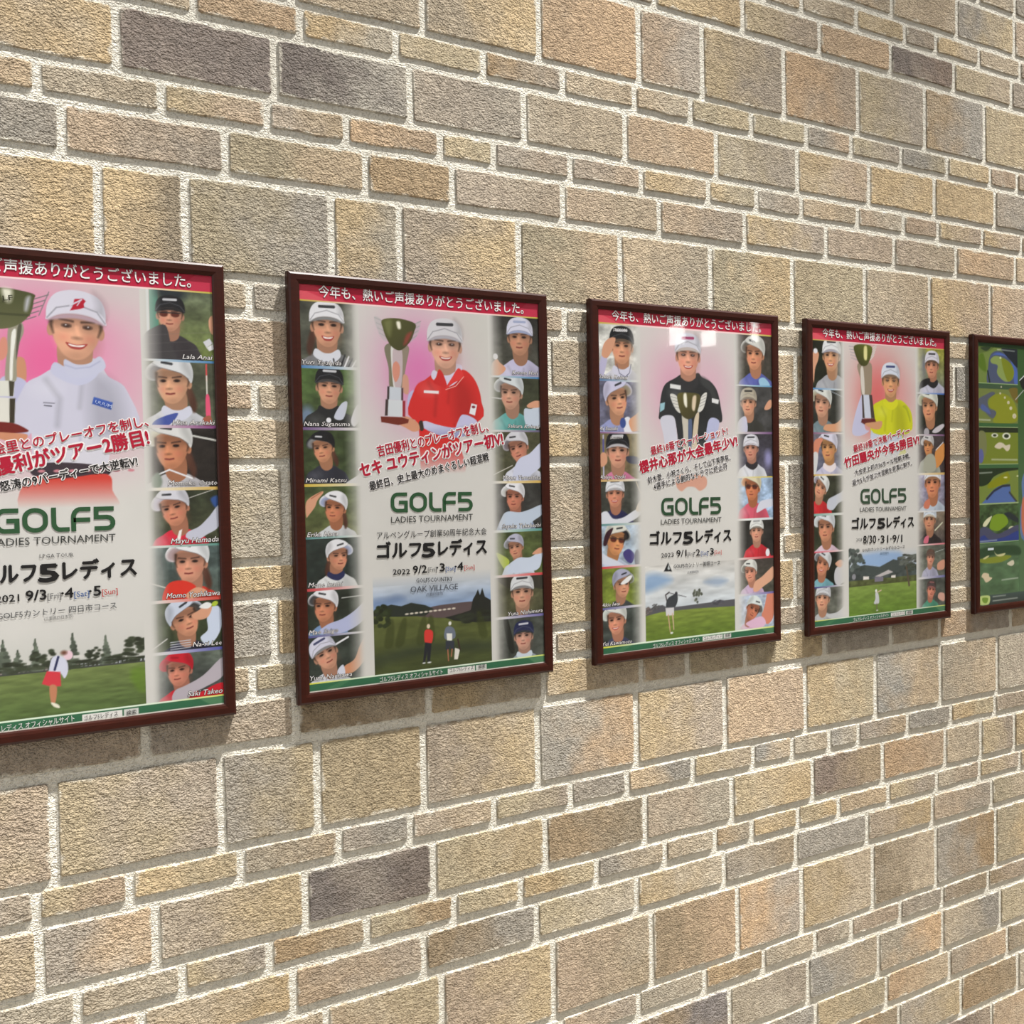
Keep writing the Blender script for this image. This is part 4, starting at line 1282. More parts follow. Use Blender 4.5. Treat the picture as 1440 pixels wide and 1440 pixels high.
    column_edges(S, 1, rb, [(76, 130, 180), (130, 66, 122), (206, 170, 90), (90, 140, 130), (200, 70, 60), (84, 86, 160)])
    # winner
    S.clip = (IN_L - 110, 0, IN_R, SH)
    S.glow(242.6, 155.2, 120, 130, (222, 96, 150), 0.95)
    S.glow(341.2, 167.8, 60, 80, (220, 170, 190), 0.5)
    S.glow(329.4, 33.5, 70, 50, (196, 198, 192), 0.5)
    S.poly([(193.0, 152.0), (206.8, 151.4), (207.7, 183.8), (193.8, 186.5)], (196, 140, 108))
    S.poly([(170.6, 185.2), (205.8, 182.8), (210.6, 216.3), (211.0, 266.3), (179.5, 266.5)], (184, 184, 212))
    S.poly([(264.9, 157.5), (252.3, 169.1), (229.7, 180.9), (217.2, 195.5), (207.7, 214.2), (207.9, 238.0), (213.0, 264.1), (213.7, 303.3), (227.0, 325.2), (309.3, 335.1), (330.5, 269.8), (339.8, 247.0), (343.1, 213.0), (339.5, 190.5), (325.1, 170.7), (315.0, 153.1), (302.6, 144.8), (273.4, 148.3)], (196, 196, 212), c2=(208, 206, 216), axis=((216.3, 194.4), (290.6, 258.9)))
    S.poly([(325.0, 174.1), (341.4, 196.1), (342.9, 218.7), (335.5, 249.4), (331.6, 235.9), (334.6, 207.6)], (140, 150, 180), soft=3, alpha=0.7)
    S.line([(290.5, 197.6), (286.1, 236.7), (281.6, 281.3)], 2, (150, 152, 180), soft=3, alpha=0.6)
    S.line([(262.4, 173.1), (249.5, 193.3)], 2, (150, 152, 180), soft=2, alpha=0.6)
    golfer(S, 282.3, 95.9, 149.1, 0.08, 0.06, (208, 206, 218), (176, 150, 160), (198, 197, 213), skin=(216, 162, 132), mouth=1, big=True, logo=(208, 206, 218), collar=(190, 192, 214))
    S.poly([(273.8, 72.2), (278.2, 64.1), (280.6, 54.0), (293.0, 52.5), (297.1, 56.1), (293.8, 60.8), (294.7, 66.2), (288.4, 68.9)], (176, 24, 48), smooth=False)
    S.line([(274.0, 64.4), (290.9, 54.3)], 2.2, (208, 206, 218))
    S.line([(284.4, 63.7), (288.8, 56.7)], 1.6, (208, 206, 218))
    S.poly([(263.1, 148.8), (279.4, 155.8), (298.2, 153.9), (315.4, 141.9), (323.3, 159.5), (301.7, 173.8), (276.6, 177.0), (264.5, 168.6)], (192, 194, 214))
    S.line([(263.9, 157.6), (279.2, 162.5), (300.1, 159.4), (315.1, 149.8)], 1.2, (140, 144, 180), soft=1.5, alpha=0.6)
    S.poly([(304.4, 206.1), (332.8, 214.4), (329.7, 226.3), (301.4, 217.4)], (64, 92, 168), smooth=False)
    S.line([(231.5, 216.9), (246.7, 217.6)], 1.3, (70, 70, 80), alpha=0.8)
    S.line([(232.4, 221.2), (242.5, 222.1)], 1.6, (40, 40, 50), alpha=0.8)
    S.poly([(217.4, 312.0), (268.2, 310.1), (318.3, 317.2), (320.0, 330.8), (257.0, 338.8), (212.9, 329.4)], (62, 52, 60))
    for k in range(7):
        S.ell((225.2, 320.8)[0] + 22 * k, (225.2, 320.8)[1] + 2, 5, 2.2, (200, 130, 140))
    S.poly([(206.8, 333.7), (257.2, 334.4), (320.1, 328.5), (327.8, 354.6), (329.0, 385.3), (199.1, 385.8)], (204, 66, 56))
    S.rect(IN_L, 334.6, IN_R, 380.1, PAPER, alpha=0.0, alpha2=1.0)
    S.rect(IN_L, 380.1, IN_R, 550.3, PAPER)
    # cup
    for k in range(5):
        S.line([((222.7, 58.4)[0] - 3.0 * k, (222.7, 58.4)[1] + 8 * k), ((243.0, 50.3)[0] - 4.6 * k, (243.0, 50.3)[1] + 8.6 * k)], 1.5, (110, 110, 110))
    S.line([(244.1, 45.9), (228.9, 82.9)], 1.4, (120, 120, 120))
    S.poly([(186.9, 100.8), (202.8, 93.3), (207.2, 108.2), (199.6, 130.2), (195.8, 157.3), (193.9, 184.3), (179.3, 184.9), (182.6, 141.8)], (150, 146, 128))
    S.poly([(190.4, 111.3), (196.4, 108.8), (191.1, 152.1), (189.1, 182.4), (185.2, 182.5), (187.5, 141.6)], (226, 226, 218))
    S.poly([(198.5, 104.4), (204.5, 99.7), (199.6, 130.2), (195.0, 152.0)], (84, 84, 70))
    S.poly([(148.4, 47.2), (177.1, 44.3), (196.5, 45.4), (222.9, 50.8), (222.6, 59.5), (218.0, 79.3), (204.7, 95.4), (184.8, 105.2), (163.6, 104.4), (147.3, 80.0)], (70, 74, 44), c2=(96, 98, 66), axis=((186.8, 45.1), (180.9, 105.5)))
    S.rect(-5, 81.9, (217.0, 79.4)[0], 86.2, (50, 54, 34), alpha=0.5)
    S.poly([(179.0, 45.8), (192.5, 46.8), (190.0, 64.1), (182.3, 62.6)], (224, 222, 204), soft=4)
    S.poly([(211.8, 58.2), (217.8, 55.6), (213.2, 75.4), (209.2, 75.6)], (206, 206, 222), soft=3, alpha=0.8)
    S.poly([(174.5, 123.0), (182.4, 120.4), (183.6, 141.8), (177.4, 152.8), (169.8, 151.0)], (206, 140, 120))
    S.poly([(166.7, 185.3), (192.0, 184.4), (190.2, 208.2), (165.9, 208.8)], (214, 214, 204), smooth=False)
    S.poly([(184.1, 184.7), (191.9, 185.5), (189.2, 208.2), (184.3, 208.3)], (66, 62, 48), smooth=False)
    S.poly([(165.9, 209.9), (192.1, 211.4), (189.8, 249.2), (164.6, 249.5)], (218, 216, 206), smooth=False)
    S.poly([(184.2, 211.6), (192.1, 211.4), (189.8, 249.2), (183.0, 249.3)], (58, 52, 40), smooth=False)
    S.poly([(162.7, 248.5), (187.9, 249.2), (204.3, 256.5), (208.1, 261.9), (189.3, 264.3), (162.2, 263.5)], (112, 36, 32))
    S.poly([(164.1, 263.4), (189.3, 264.3), (207.0, 266.3), (202.8, 275.0), (185.0, 277.3), (163.9, 270.9)], (200, 138, 106))
    # course photograph
    u0, u1 = 0.0 + IN_L, (368.8, 649.6)[0]
    vt, vh, vb = 561.4, 632.8, BAR - 2.6
    S.clip = (u0, 0, u1, SH)
    S.rect(u0, vt, u1, vh, PAPER, (196, 196, 190))
    S.rect(u0, vh, u1, vb, (112, 126, 74), (84, 104, 58))
    S.mottle(u0, vh, u1, vb, 0.12, 19, 20, 4)
    S.rect(u0, vh - 9, u1, vh + 1, (70, 72, 68))
    for k in range(52):
        S.rect(u0 + 2 + 6.4 * k, vh - 6.5, u0 + 5 + 6.4 * k, vh - 1, (182, 186, 194) if k > 24 else (140, 128, 126))
    for (x, w, h, s) in ((4, 20, 46, 1), (40, 17, 44, 2), (83, 17, 48, 3), (122, 14, 40, 4), (20, 14, 30, 5)):
        conifer(S, (158.2, 621.7)[0] + (x + 0.0) * 1.245, vh - 4, w * 1.2, h, (84, 92, 80), s)
    for (x, y, a, b, s) in ((160, 910, 20, 15, 6), (50, 916, 15, 14, 7), (108, 916, 11, 10, 8), (184, 918, 9, 8, 9), (200, 914, 10, 14, 10), (140, 926, 30, 8, 11), (70, 928, 40, 7, 12), (10, 926, 24, 9, 13)):
        foliage(S, (x * 1.245) + (158.2, 621.7)[0], vh + (y - 933) * 1.14, a * 1.2, b, (54, 60, 46), s)
    S.poly([(261.6, 613.0), (277.2, 613.5), (277.1, 618.0), (261.5, 617.5)], (206, 204, 198), smooth=False)
    S.line([(364.2, 654.9), (348.6, 658.9)], 8, (110, 140, 60), soft=5, alpha=0.5)  # green reflection painted into the print colour, with the patch below
    S.poly([(346.9, 644.9), (369.0, 643.9), (367.8, 682.0), (352.6, 673.2)], (96, 128, 40), soft=4, alpha=0.6)
    S.ell(254.4, 611.7, 6.8, 7.4, (226, 196, 206))
    S.ell(248.4, 607.2, 4.5, 3.4, (110, 72, 58), soft=2)
    S.poly([(226.2, 631.5), (230.8, 614.2), (240.1, 610.8), (251.1, 618.6), (253.7, 634.5), (248.2, 647.3), (241.3, 637.6), (226.1, 634.8)], (204, 206, 222))
    S.line([(240.0, 613.0), (234.3, 632.4)], 3.4, 'N')
    S.poly([(223.1, 633.3), (242.3, 636.6), (242.6, 658.9), (229.4, 658.5), (215.4, 652.4)], (206, 62, 72), smooth=False)
    S.poly([(226.4, 657.0), (236.5, 659.3), (233.7, 683.4), (227.6, 682.7)], (190, 128, 96))
    S.poly([(227.6, 682.7), (237.6, 687.3), (239.5, 693.1), (231.4, 689.8)], (230, 226, 206))
    unclip(S)
    header(S)
    footer(S, (272.0, 713.1)[0], (331.4, 721.2)[0], (334.7, 721.6)[0], (356.5, 724.6)[0])


MARK_2021 = (157.2, 417.2, 331.2, 418.1, 38.0, (46, 84, 54))
TEXT_2021 = {
    'slogan_lettering': [
        ('絵里とのプレーオフを制し、', 160.1, 298.8, 386.7, 251.6, 17.0, 'RR', 'WW', 0.035, 0.0),
        ('優利がツアー2勝目!', 163.9, 329.4, 387.5, 281.5, 24.9, 'RR', 'WW', 0.065, 0.0),
        ('怒涛の9バーディーで大逆転V!', 168.3, 353.3, 368.2, 315.3, 14.7, 'KK', 'WW', 0.04, 0.0)],
    'title_lettering': [
        ('LADIES TOURNAMENT', 152.7, 435.8, 330.1, 435.3, 11.9, (60, 62, 60), None, 0.0, 0.0),
        ('LPGA TOUR', 218.3, 457.0, 267.1, 457.2, 6.2, (90, 90, 90), None, 0.0, 0.0),
        ('ゴルフ', 137.4, 493.4, 212.3, 493.5, 28.3, 'KK', None, 0.075, 0.0),
        ('5', 216.5, 493.6, 243.9, 493.6, 27.2, 'KK', None, 0.095, 0.0),
        ('レディス', 251.0, 493.6, 360.1, 493.4, 28.3, 'KK', None, 0.075, 0.0)],
    'date_lettering': [
        ('2021', 155.7, 521.6, 187.8, 521.3, 11.3, 'KK', None, 0.03, 0.0),
        ('9/3', 197.2, 521.5, 225.7, 521.4, 15.9, 'KK', None, 0.05, 0.0),
        ('[Fri]', 227.7, 521.3, 247.1, 521.1, 9.1, (110, 110, 110), None, 0.0, 0.0),
        ('·4', 247.6, 521.4, 264.6, 521.2, 15.9, 'KK', None, 0.05, 0.0),
        ('[Sat]', 266.1, 521.1, 288.1, 520.8, 9.1, (50, 90, 150), None, 0.0, 0.0),
        ('·5', 288.1, 521.1, 305.5, 521.0, 15.9, 'KK', None, 0.05, 0.0),
        ('[Sun]', 307.1, 520.8, 330.7, 520.2, 9.1, (190, 60, 54), None, 0.0, 0.0),
        ('GOLF5カントリー 四日市コース', 156.7, 547.5, 328.3, 544.0, 10.2, (76, 78, 80), None, 0.0, 0.0),
        ('(三重県四日市市)', 221.6, 554.5, 263.5, 553.3, 5.2, (110, 110, 108), None, 0.0, 0.0)],
    'caption_lettering': [
        ('Lala Anai', 443.2, 139.9, 492.7, 139.4, 7.9, 'CW', 'CK', 0.0, 0.25),
        ('Hina Arakaki', 423.9, 248.2, 493.5, 247.9, 7.9, 'CW', 'CK', 0.0, 0.25),
        ('Momoko Osato', 414.0, 348.2, 494.6, 348.8, 8.5, 'CW', 'CK', 0.0, 0.25),
        ('Mayu Hamada', 415.6, 444.6, 494.1, 444.0, 9.1, 'CW', 'CK', 0.0, 0.25),
        ('Momo Yoshikawa', 405.8, 534.2, 493.2, 534.7, 9.1, 'CW', 'CK', 0.0, 0.25),
        ('Na-ri Lee', 445.9, 617.9, 494.2, 618.5, 8.5, 'CW', 'CK', 0.0, 0.25),
        ('Saki Takeo', 435.2, 699.7, 493.0, 700.3, 9.1, 'CW', 'CK', 0.0, 0.25)],
    'footer_lettering': [
        (SITE_TEXT, 129.0, 719.5, 260.3, 716.8, 9.6, 'CW', None, 0.0, 0.0),
        ('ゴルフ5レディス', 274.4, 718.3, 325.0, 717.1, 7.9, 'KK', None, 0.0, 0.0),
        ('検索', 338.0, 718.4, 353.4, 717.9, 7.4, 'KK', None, 0.0, 0.0)],
    'cup_and_sleeve_lettering': [
        ('LF', 180.3, 63.8, 194.0, 61.7, 7.9, (50, 52, 34), None, 0.02, 0.0),
        ('UUUM', 305.6, 216.2, 329.8, 223.5, 5.7, (190, 204, 230), None, 0.0, 0.0)],
}

def print_2023(S):
    lb = [29.5, 146.0, 255.1, 355.5, 447.9, 537.4, 623.6, BAR - 2.6]
    rb = [29.5, 144.8, 253.3, 354.4, 450.7, 541.4, 624.0, BAR - 2.6]
    column(S, -1, lb, None, [(206, 206, 200), (104, 104, 124), (116, 106, 78), (66, 68, 62), (168, 184, 200), (112, 126, 52), (62, 68, 64)])
    column(S, 1, rb, None, [((70, 62, 58), (62, 62, 54)), (66, 66, 66), ((56, 54, 60), (84, 82, 100)), (156, 178, 204), ((50, 48, 46), (40, 40, 38)), ((70, 64, 60), (84, 84, 74)), (178, 190, 208)])
    cell(S, -1, lb[0], lb[1])
    S.poly([(-3.4, 145.3), (2.9, 112.5), (10.6, 91.5), (23.4, 94.1), (17.2, 124.0), (7.6, 145.1)], (184, 180, 208))
    golfer(S, 61.0, 72.0, 111.1, 0.0, 0.0, 'K', (90, 76, 64), (204, 204, 214), skin=(210, 152, 118), logo='W', collar=(206, 206, 222))
    S.line([(47.1, 111.4), (54.1, 130.7), (68.9, 138.0), (80.4, 128.7), (84.6, 110.5)], 1.4, (70, 70, 96))
    S.poly([(8.7, 94.5), (14.8, 70.6), (29.8, 58.1), (44.6, 57.5), (40.5, 72.7), (32.8, 87.8), (21.4, 100.1)], 'S')
    cell(S, -1, lb[1], lb[2])
    golfer(S, 49.2, 181.9, 219.4, 0.45, -0.12, (200, 198, 222), (150, 140, 120), (150, 156, 200), skin=(214, 158, 124))
    S.poly([(63.1, 228.5), (78.3, 222.4), (89.0, 249.8), (66.2, 255.6)], (222, 224, 232))
    S.ell(61.1, 234.5, 7.8, 11.0, (60, 80, 140))
    S.poly([(79.7, 243.6), (78.1, 228.5), (95.5, 216.4), (116.8, 204.1), (115.9, 243.8), (89.0, 252.8)], (214, 150, 110))
    cell(S, -1, lb[2], lb[3])
    S.poly([(94.6, 255.9), (115.6, 256.0), (114.5, 304.9), (93.5, 304.5)], (146, 128, 84), soft=4)
    golfer(S, 46.7, 291.6, 329.2, 0.0, 0.0, 'K', (180, 180, 186), (206, 124, 158), skin=(204, 150, 124), logo='W')
    S.poly([(68.8, 305.5), (97.3, 306.1), (110.4, 320.1), (76.1, 319.3)], (62, 64, 78))
    S.line([(9.5, 261.1), (9.2, 350.6)], 3.2, (190, 190, 214))
    S.line([(9.3, 270.1), (9.4, 302.9)], 3.6, (80, 80, 140))
    S.poly([(-1.7, 308.6), (5.9, 296.9), (16.8, 300.0), (18.3, 318.0), (3.4, 326.6)], 'S')
    cell(S, -1, lb[3], lb[4])
    S.line([(94.2, 359.3), (110.6, 393.4)], 2, (206, 180, 140))
    golfer(S, 37.2, 381.5, 411.6, -0.15, 0.0, (218, 220, 224), (170, 172, 176), (44, 46, 84), skin=(204, 140, 112), mouth=1)
    S.poly([(-4.8, 442.6), (-0.7, 424.9), (15.9, 419.7), (32.2, 435.5), (58.4, 433.7), (85.1, 421.3), (104.4, 414.6), (104.0, 429.8), (77.0, 443.7), (43.0, 451.1), (-5.0, 451.5)], (212, 214, 222))
    S.poly([(92.8, 420.2), (100.8, 402.2), (112.5, 396.6), (111.9, 421.0)], (206, 186, 160))
    cell(S, -1, lb[4], lb[5])
    golfer(S, 40.5, 479.6, 512.8, 0.5, 0.15, (214, 214, 204), 'K', (190, 200, 220), skin=(206, 144, 96), hair='K', glasses=True)
    S.poly([(5.2, 487.9), (13.1, 464.5), (31.8, 455.0), (20.2, 476.9), (12.4, 491.4)], (56, 30, 40))
    S.poly([(-4.9, 526.1), (-4.4, 505.3), (19.3, 515.8), (45.0, 526.6), (63.5, 540.1)], (206, 210, 222))
    S.poly([(56.7, 509.3), (71.9, 501.2), (86.8, 514.3), (78.8, 532.0), (63.8, 524.9)], (70, 64, 120))
    S.ell(94.3, 522.4, 7.8, 18.8, (88, 92, 104))
    cell(S, -1, lb[5], lb[6])
    golfer(S, 55.2, 574.3, 603.0, 0.5, 0.0, (166, 168, 190), (96, 100, 70), (70, 74, 74), skin=(200, 146, 116))
    S.poly([(49.6, 572.3), (70.6, 558.8), (80.1, 559.6), (70.4, 571.0), (55.2, 575.8)], (226, 226, 226))
    cell(S, -1, lb[6], lb[7])
    golfer(S, 34.8, 648.1, 680.2, -0.30, -0.06, (214, 216, 210), (186, 196, 190), (66, 70, 96), skin=(206, 144, 116), mouth=1)
    cell(S, 1, rb[0], rb[1])
    golfer(S, 439.0, 70.6, 108.1, -0.30, 0.0, (206, 206, 200), (96, 92, 86), (92, 100, 170), skin=(208, 146, 112))
    S.poly([(453.3, 130.7), (471.2, 125.5), (488.9, 143.3), (461.9, 147.0)], (150, 190, 214))
    cell(S, 1, rb[1], rb[2])
    golfer(S, 419.1, 181.9, 212.8, -0.25, 0.0, (176, 168, 150), (130, 120, 110), (62, 62, 58), skin=(206, 152, 122))
    S.poly([(385.0, 251.7), (389.8, 225.8), (411.8, 216.1), (415.4, 251.9)], (196, 196, 216))
    S.poly([(469.8, 196.3), (481.3, 179.7), (492.7, 176.3), (492.3, 192.8), (478.7, 199.5)], 'S')
    cell(S, 1, rb[2], rb[3])
    S.ell(480.8, 311.9, 11.0, 18.8, (140, 138, 180), soft=6)
    golfer(S, 425.7, 286.3, 315.7, -0.25, 0.0, (214, 214, 222), (190, 190, 200), (214, 216, 222), skin=(196, 140, 118), collar=(48, 46, 50))
    cell(S, 1, rb[3], rb[4])
    golfer(S, 428.2, 376.3, 407.4, -0.30, 0.05, (214, 206, 176), (190, 130, 90), (206, 90, 110), skin=(196, 122, 84), glasses=True)
    S.poly([(442.4, 436.0), (451.8, 413.3), (469.8, 407.4), (494.7, 406.7), (494.4, 421.7), (469.4, 427.3)], (206, 208, 220))
    cell(S, 1, rb[4], rb[5])
    golfer(S, 441.6, 477.0, 503.5, -0.08, 0.0, (220, 222, 218), (120, 116, 108), (198, 50, 60), skin=(206, 152, 126), logo='G')
    S.ell(476.3, 530.3, 6.3, 9.4, 'W')
    cell(S, 1, rb[5], rb[6])
    golfer(S, 419.7, 570.9, 595.8, -0.40, -0.10, (218, 220, 214), (86, 90, 80), (196, 170, 200), skin=(214, 150, 124))
    S.poly([(429.8, 616.1), (434.6, 596.7), (457.1, 585.3), (480.0, 570.4), (493.7, 564.7), (493.1, 591.3), (461.1, 608.8), (443.0, 618.8)], (214, 164, 136))
    cell(S, 1, rb[6], rb[7])
    S.poly([(455.3, 674.5), (464.6, 655.5), (476.7, 620.0), (497.0, 621.7), (493.6, 678.1), (477.3, 696.5), (463.9, 691.9)], (206, 130, 106))
    golfer(S, 428.9, 657.1, 684.2, 0.35, 0.55, (214, 222, 220), (90, 90, 90), (214, 176, 200), skin=(190, 120, 92))
    S.poly([(406.1, 692.7), (419.5, 684.2), (455.2, 677.8), (468.3, 695.6), (441.2, 706.2)], (218, 180, 204))
    unclip(S)
    column_edges(S, -1, lb, [(96, 130, 170), (130, 90, 130), (206, 170, 110), (96, 140, 140), (196, 60, 66), (100, 100, 150)])
    column_edges(S, 1, rb, [(90, 150, 190), (110, 76, 120), (200, 180, 70), (200, 210, 216), (200, 50, 60), (110, 100, 160)])
    S.clip = (IN_L, 0, IN_R, SH)
    S.glow(198.1, 158.8, 75, 110, (216, 140, 174), 0.62)
    S.glow(310.4, 157.3, 62, 95, (216, 150, 180), 0.5)
    S.poly([(224.8, 125.7), (204.6, 135.4), (178.5, 148.3), (166.2, 170.0), (159.4, 210.2), (161.0, 225.6), (198.7, 222.5), (209.8, 263.0), (216.8, 306.8), (286.3, 308.2), (295.6, 260.7), (300.6, 225.7), (338.3, 229.0), (334.9, 190.5), (325.1, 158.7), (306.6, 139.9), (281.9, 130.8), (269.7, 121.6), (240.9, 131.6)], (48, 50, 52))
    S.poly([(277.7, 130.9), (310.6, 146.1), (322.5, 181.0), (309.0, 219.4), (289.0, 181.3)], (66, 68, 68), soft=4, alpha=0.7)
    golfer(S, 242.0, 83.0, 128.5, 0.0, 0.0, (206, 206, 216), (186, 176, 170), (48, 50, 52), skin=(218, 158, 132), mouth=1, big=True, logo=(150, 36, 84), collar=(52, 52, 54))
    S.poly([(190.4, 148.1), (220.3, 150.7), (220.1, 160.1), (190.1, 157.4)], (222, 222, 220), smooth=False)
    S.poly([(310.0, 176.4), (330.9, 179.4), (328.6, 189.0), (309.8, 185.9)], (222, 222, 222), smooth=False)
    S.poly([(161.8, 191.7), (175.6, 188.5), (173.3, 203.9), (161.3, 210.1)], (150, 190, 200), smooth=False)
    S.poly([(163.0, 222.5), (196.8, 217.8), (206.2, 244.3), (208.8, 306.7), (180.9, 306.2), (170.1, 259.6)], (204, 204, 216))
    S.poly([(300.6, 224.1), (329.9, 225.8), (325.1, 254.5), (311.8, 286.3), (291.1, 276.5)], (180, 184, 214))
    # cup
    S.poly([(189.8, 171.3), (209.7, 175.8), (219.0, 210.0), (203.1, 200.7)], (214, 212, 204))
    S.poly([(278.9, 173.5), (295.6, 165.4), (284.5, 200.4), (267.8, 206.7)], (214, 212, 204))
    for k in range(4):
        S.line([((191.7, 176.0)[0] + 2 * k, (191.7, 176.0)[1] + 7 * k), ((209.6, 178.9)[0] + 2 * k, (209.6, 178.9)[1] + 7 * k)], 1, 'G')
        S.line([((278.8, 175.1)[0] - 2 * k, (278.8, 175.1)[1] + 7 * k), ((295.5, 168.6)[0] - 2 * k, (295.5, 168.6)[1] + 7 * k)], 1, 'G')
    S.poly([(222.9, 213.1), (239.0, 219.4), (240.1, 260.2), (237.0, 307.2), (224.9, 307.0), (225.9, 260.0)], (196, 190, 176))
    S.poly([(259.4, 219.4), (271.9, 209.9), (266.7, 257.2), (261.5, 307.7), (247.2, 307.4), (252.3, 260.3)], (206, 190, 166))
    S.poly([(240.8, 228.8), (251.0, 228.8), (247.2, 307.4), (241.1, 307.3)], (86, 100, 130))
    S.poly([(211.8, 169.5), (244.2, 166.0), (274.8, 170.4), (272.2, 194.1), (259.4, 216.2), (240.9, 224.1), (222.9, 216.3), (213.3, 194.4)], (96, 90, 50), c2=(66, 62, 40), axis=((217.8, 169.5), (257.2, 222.5)))
    S.poly([(227.9, 170.9), (236.0, 169.3), (237.4, 197.4), (229.5, 191.2)], (236, 232, 214), soft=2)
    S.poly([(254.2, 175.3), (264.5, 173.7), (259.7, 203.6), (251.6, 200.5)], (214, 196, 170), soft=2)
    S.rect(IN_L, 269.4, IN_R, 344.6, PAPER, alpha=0.0, alpha2=0.92)
    S.rect(IN_L, 344.6, IN_R, 542.0, PAPER)
    S.poly([(203.8, 350.2), (228.1, 344.7), (260.7, 345.6), (289.5, 352.7), (291.1, 371.8), (272.2, 382.3), (256.0, 373.8), (235.6, 373.2), (219.2, 382.0), (205.3, 372.1)], (206, 150, 128), soft=1.5, alpha=0.9)
    # course photograph
    u0, u1 = (114.7, 642.1)[0], (372.5, 634.1)[0]
    vt, vh, vb = 542.0, 637.7, BAR - 2.6
    S.clip = (u0, 0, u1, SH)
    S.rect(u0, vt, u1, vh, PAPER, (196, 204, 210))
    S.mottle(u0, vt, u1, vh, 0.10, 31, 36, 10)
    S.poly([(116.5, 562.4), (149.6, 558.7), (188.9, 574.2), (158.8, 587.3), (115.7, 596.1)], (126, 158, 196), soft=9, alpha=0.8)
    S.poly([(280.2, 586.1), (318.1, 577.9), (352.0, 587.0), (321.9, 597.5)], (140, 160, 186), soft=6, alpha=0.7)
    S.rect(u0, vh, u1, vb, (128, 144, 66), (96, 118, 46))
    S.mottle(u0, vh, u1, vb, 0.12, 33, 22, 5)
    S.poly([(114.7, 639.1), (138.3, 628.9), (161.9, 628.0), (177.5, 635.6), (258.5, 633.6), (372.5, 630.8), (372.2, 647.1), (258.3, 643.1), (157.6, 643.1), (114.5, 648.3)], (88, 88, 92), smooth=False)
    foliage(S, 261.0, 614.7, 13, 15, (96, 100, 88), 41)
    foliage(S, 122.5, 638.2, 10, 8, (110, 100, 96), 42)
    foliage(S, 321.1, 634.4, 16, 6, (78, 78, 84), 43)
    foliage(S, 142.1, 630.8, 10, 6, (84, 84, 84), 44)
    S.line([(170.2, 606.9), (178.3, 602.2), (228.2, 615.1)], 1.4, (70, 70, 76))
    S.line([(173.9, 619.7), (170.2, 606.9), (180.3, 601.6)], 3.4, (84, 78, 80))
    S.poly([(178.0, 613.8), (190.1, 608.6), (202.2, 606.5), (203.8, 622.4), (193.5, 637.1), (173.6, 635.3), (171.8, 624.2)], (62, 66, 70))
    S.ell(200.2, 605.6, 3.8, 4.1, (60, 60, 66))
    S.poly([(169.6, 634.9), (193.5, 635.5), (193.1, 652.7), (171.2, 652.2)], (206, 204, 206), smooth=False)
    S.line([(177.2, 651.2), (182.3, 689.2)], 3.2, (196, 160, 130), w2=2)
    S.line([(189.2, 649.2), (192.4, 683.9)], 3.2, (206, 176, 150), w2=2)
    S.ell(186.3, 691.1, 3.9, 2.0, 'W')
    unclip(S)
    header(S)
    footer(S, (275.2, 721.1)[0], (334.0, 727.5)[0], (337.2, 727.9)[0], (359.6, 730.3)[0])
    S.poly([(166.4, 554.9), (178.3, 536.3), (189.2, 556.6)], (34, 36, 38), smooth=False)
    S.poly([(176.5, 549.8), (179.6, 540.7), (183.4, 550.4), (180.4, 553.2)], (190, 196, 196), smooth=False)


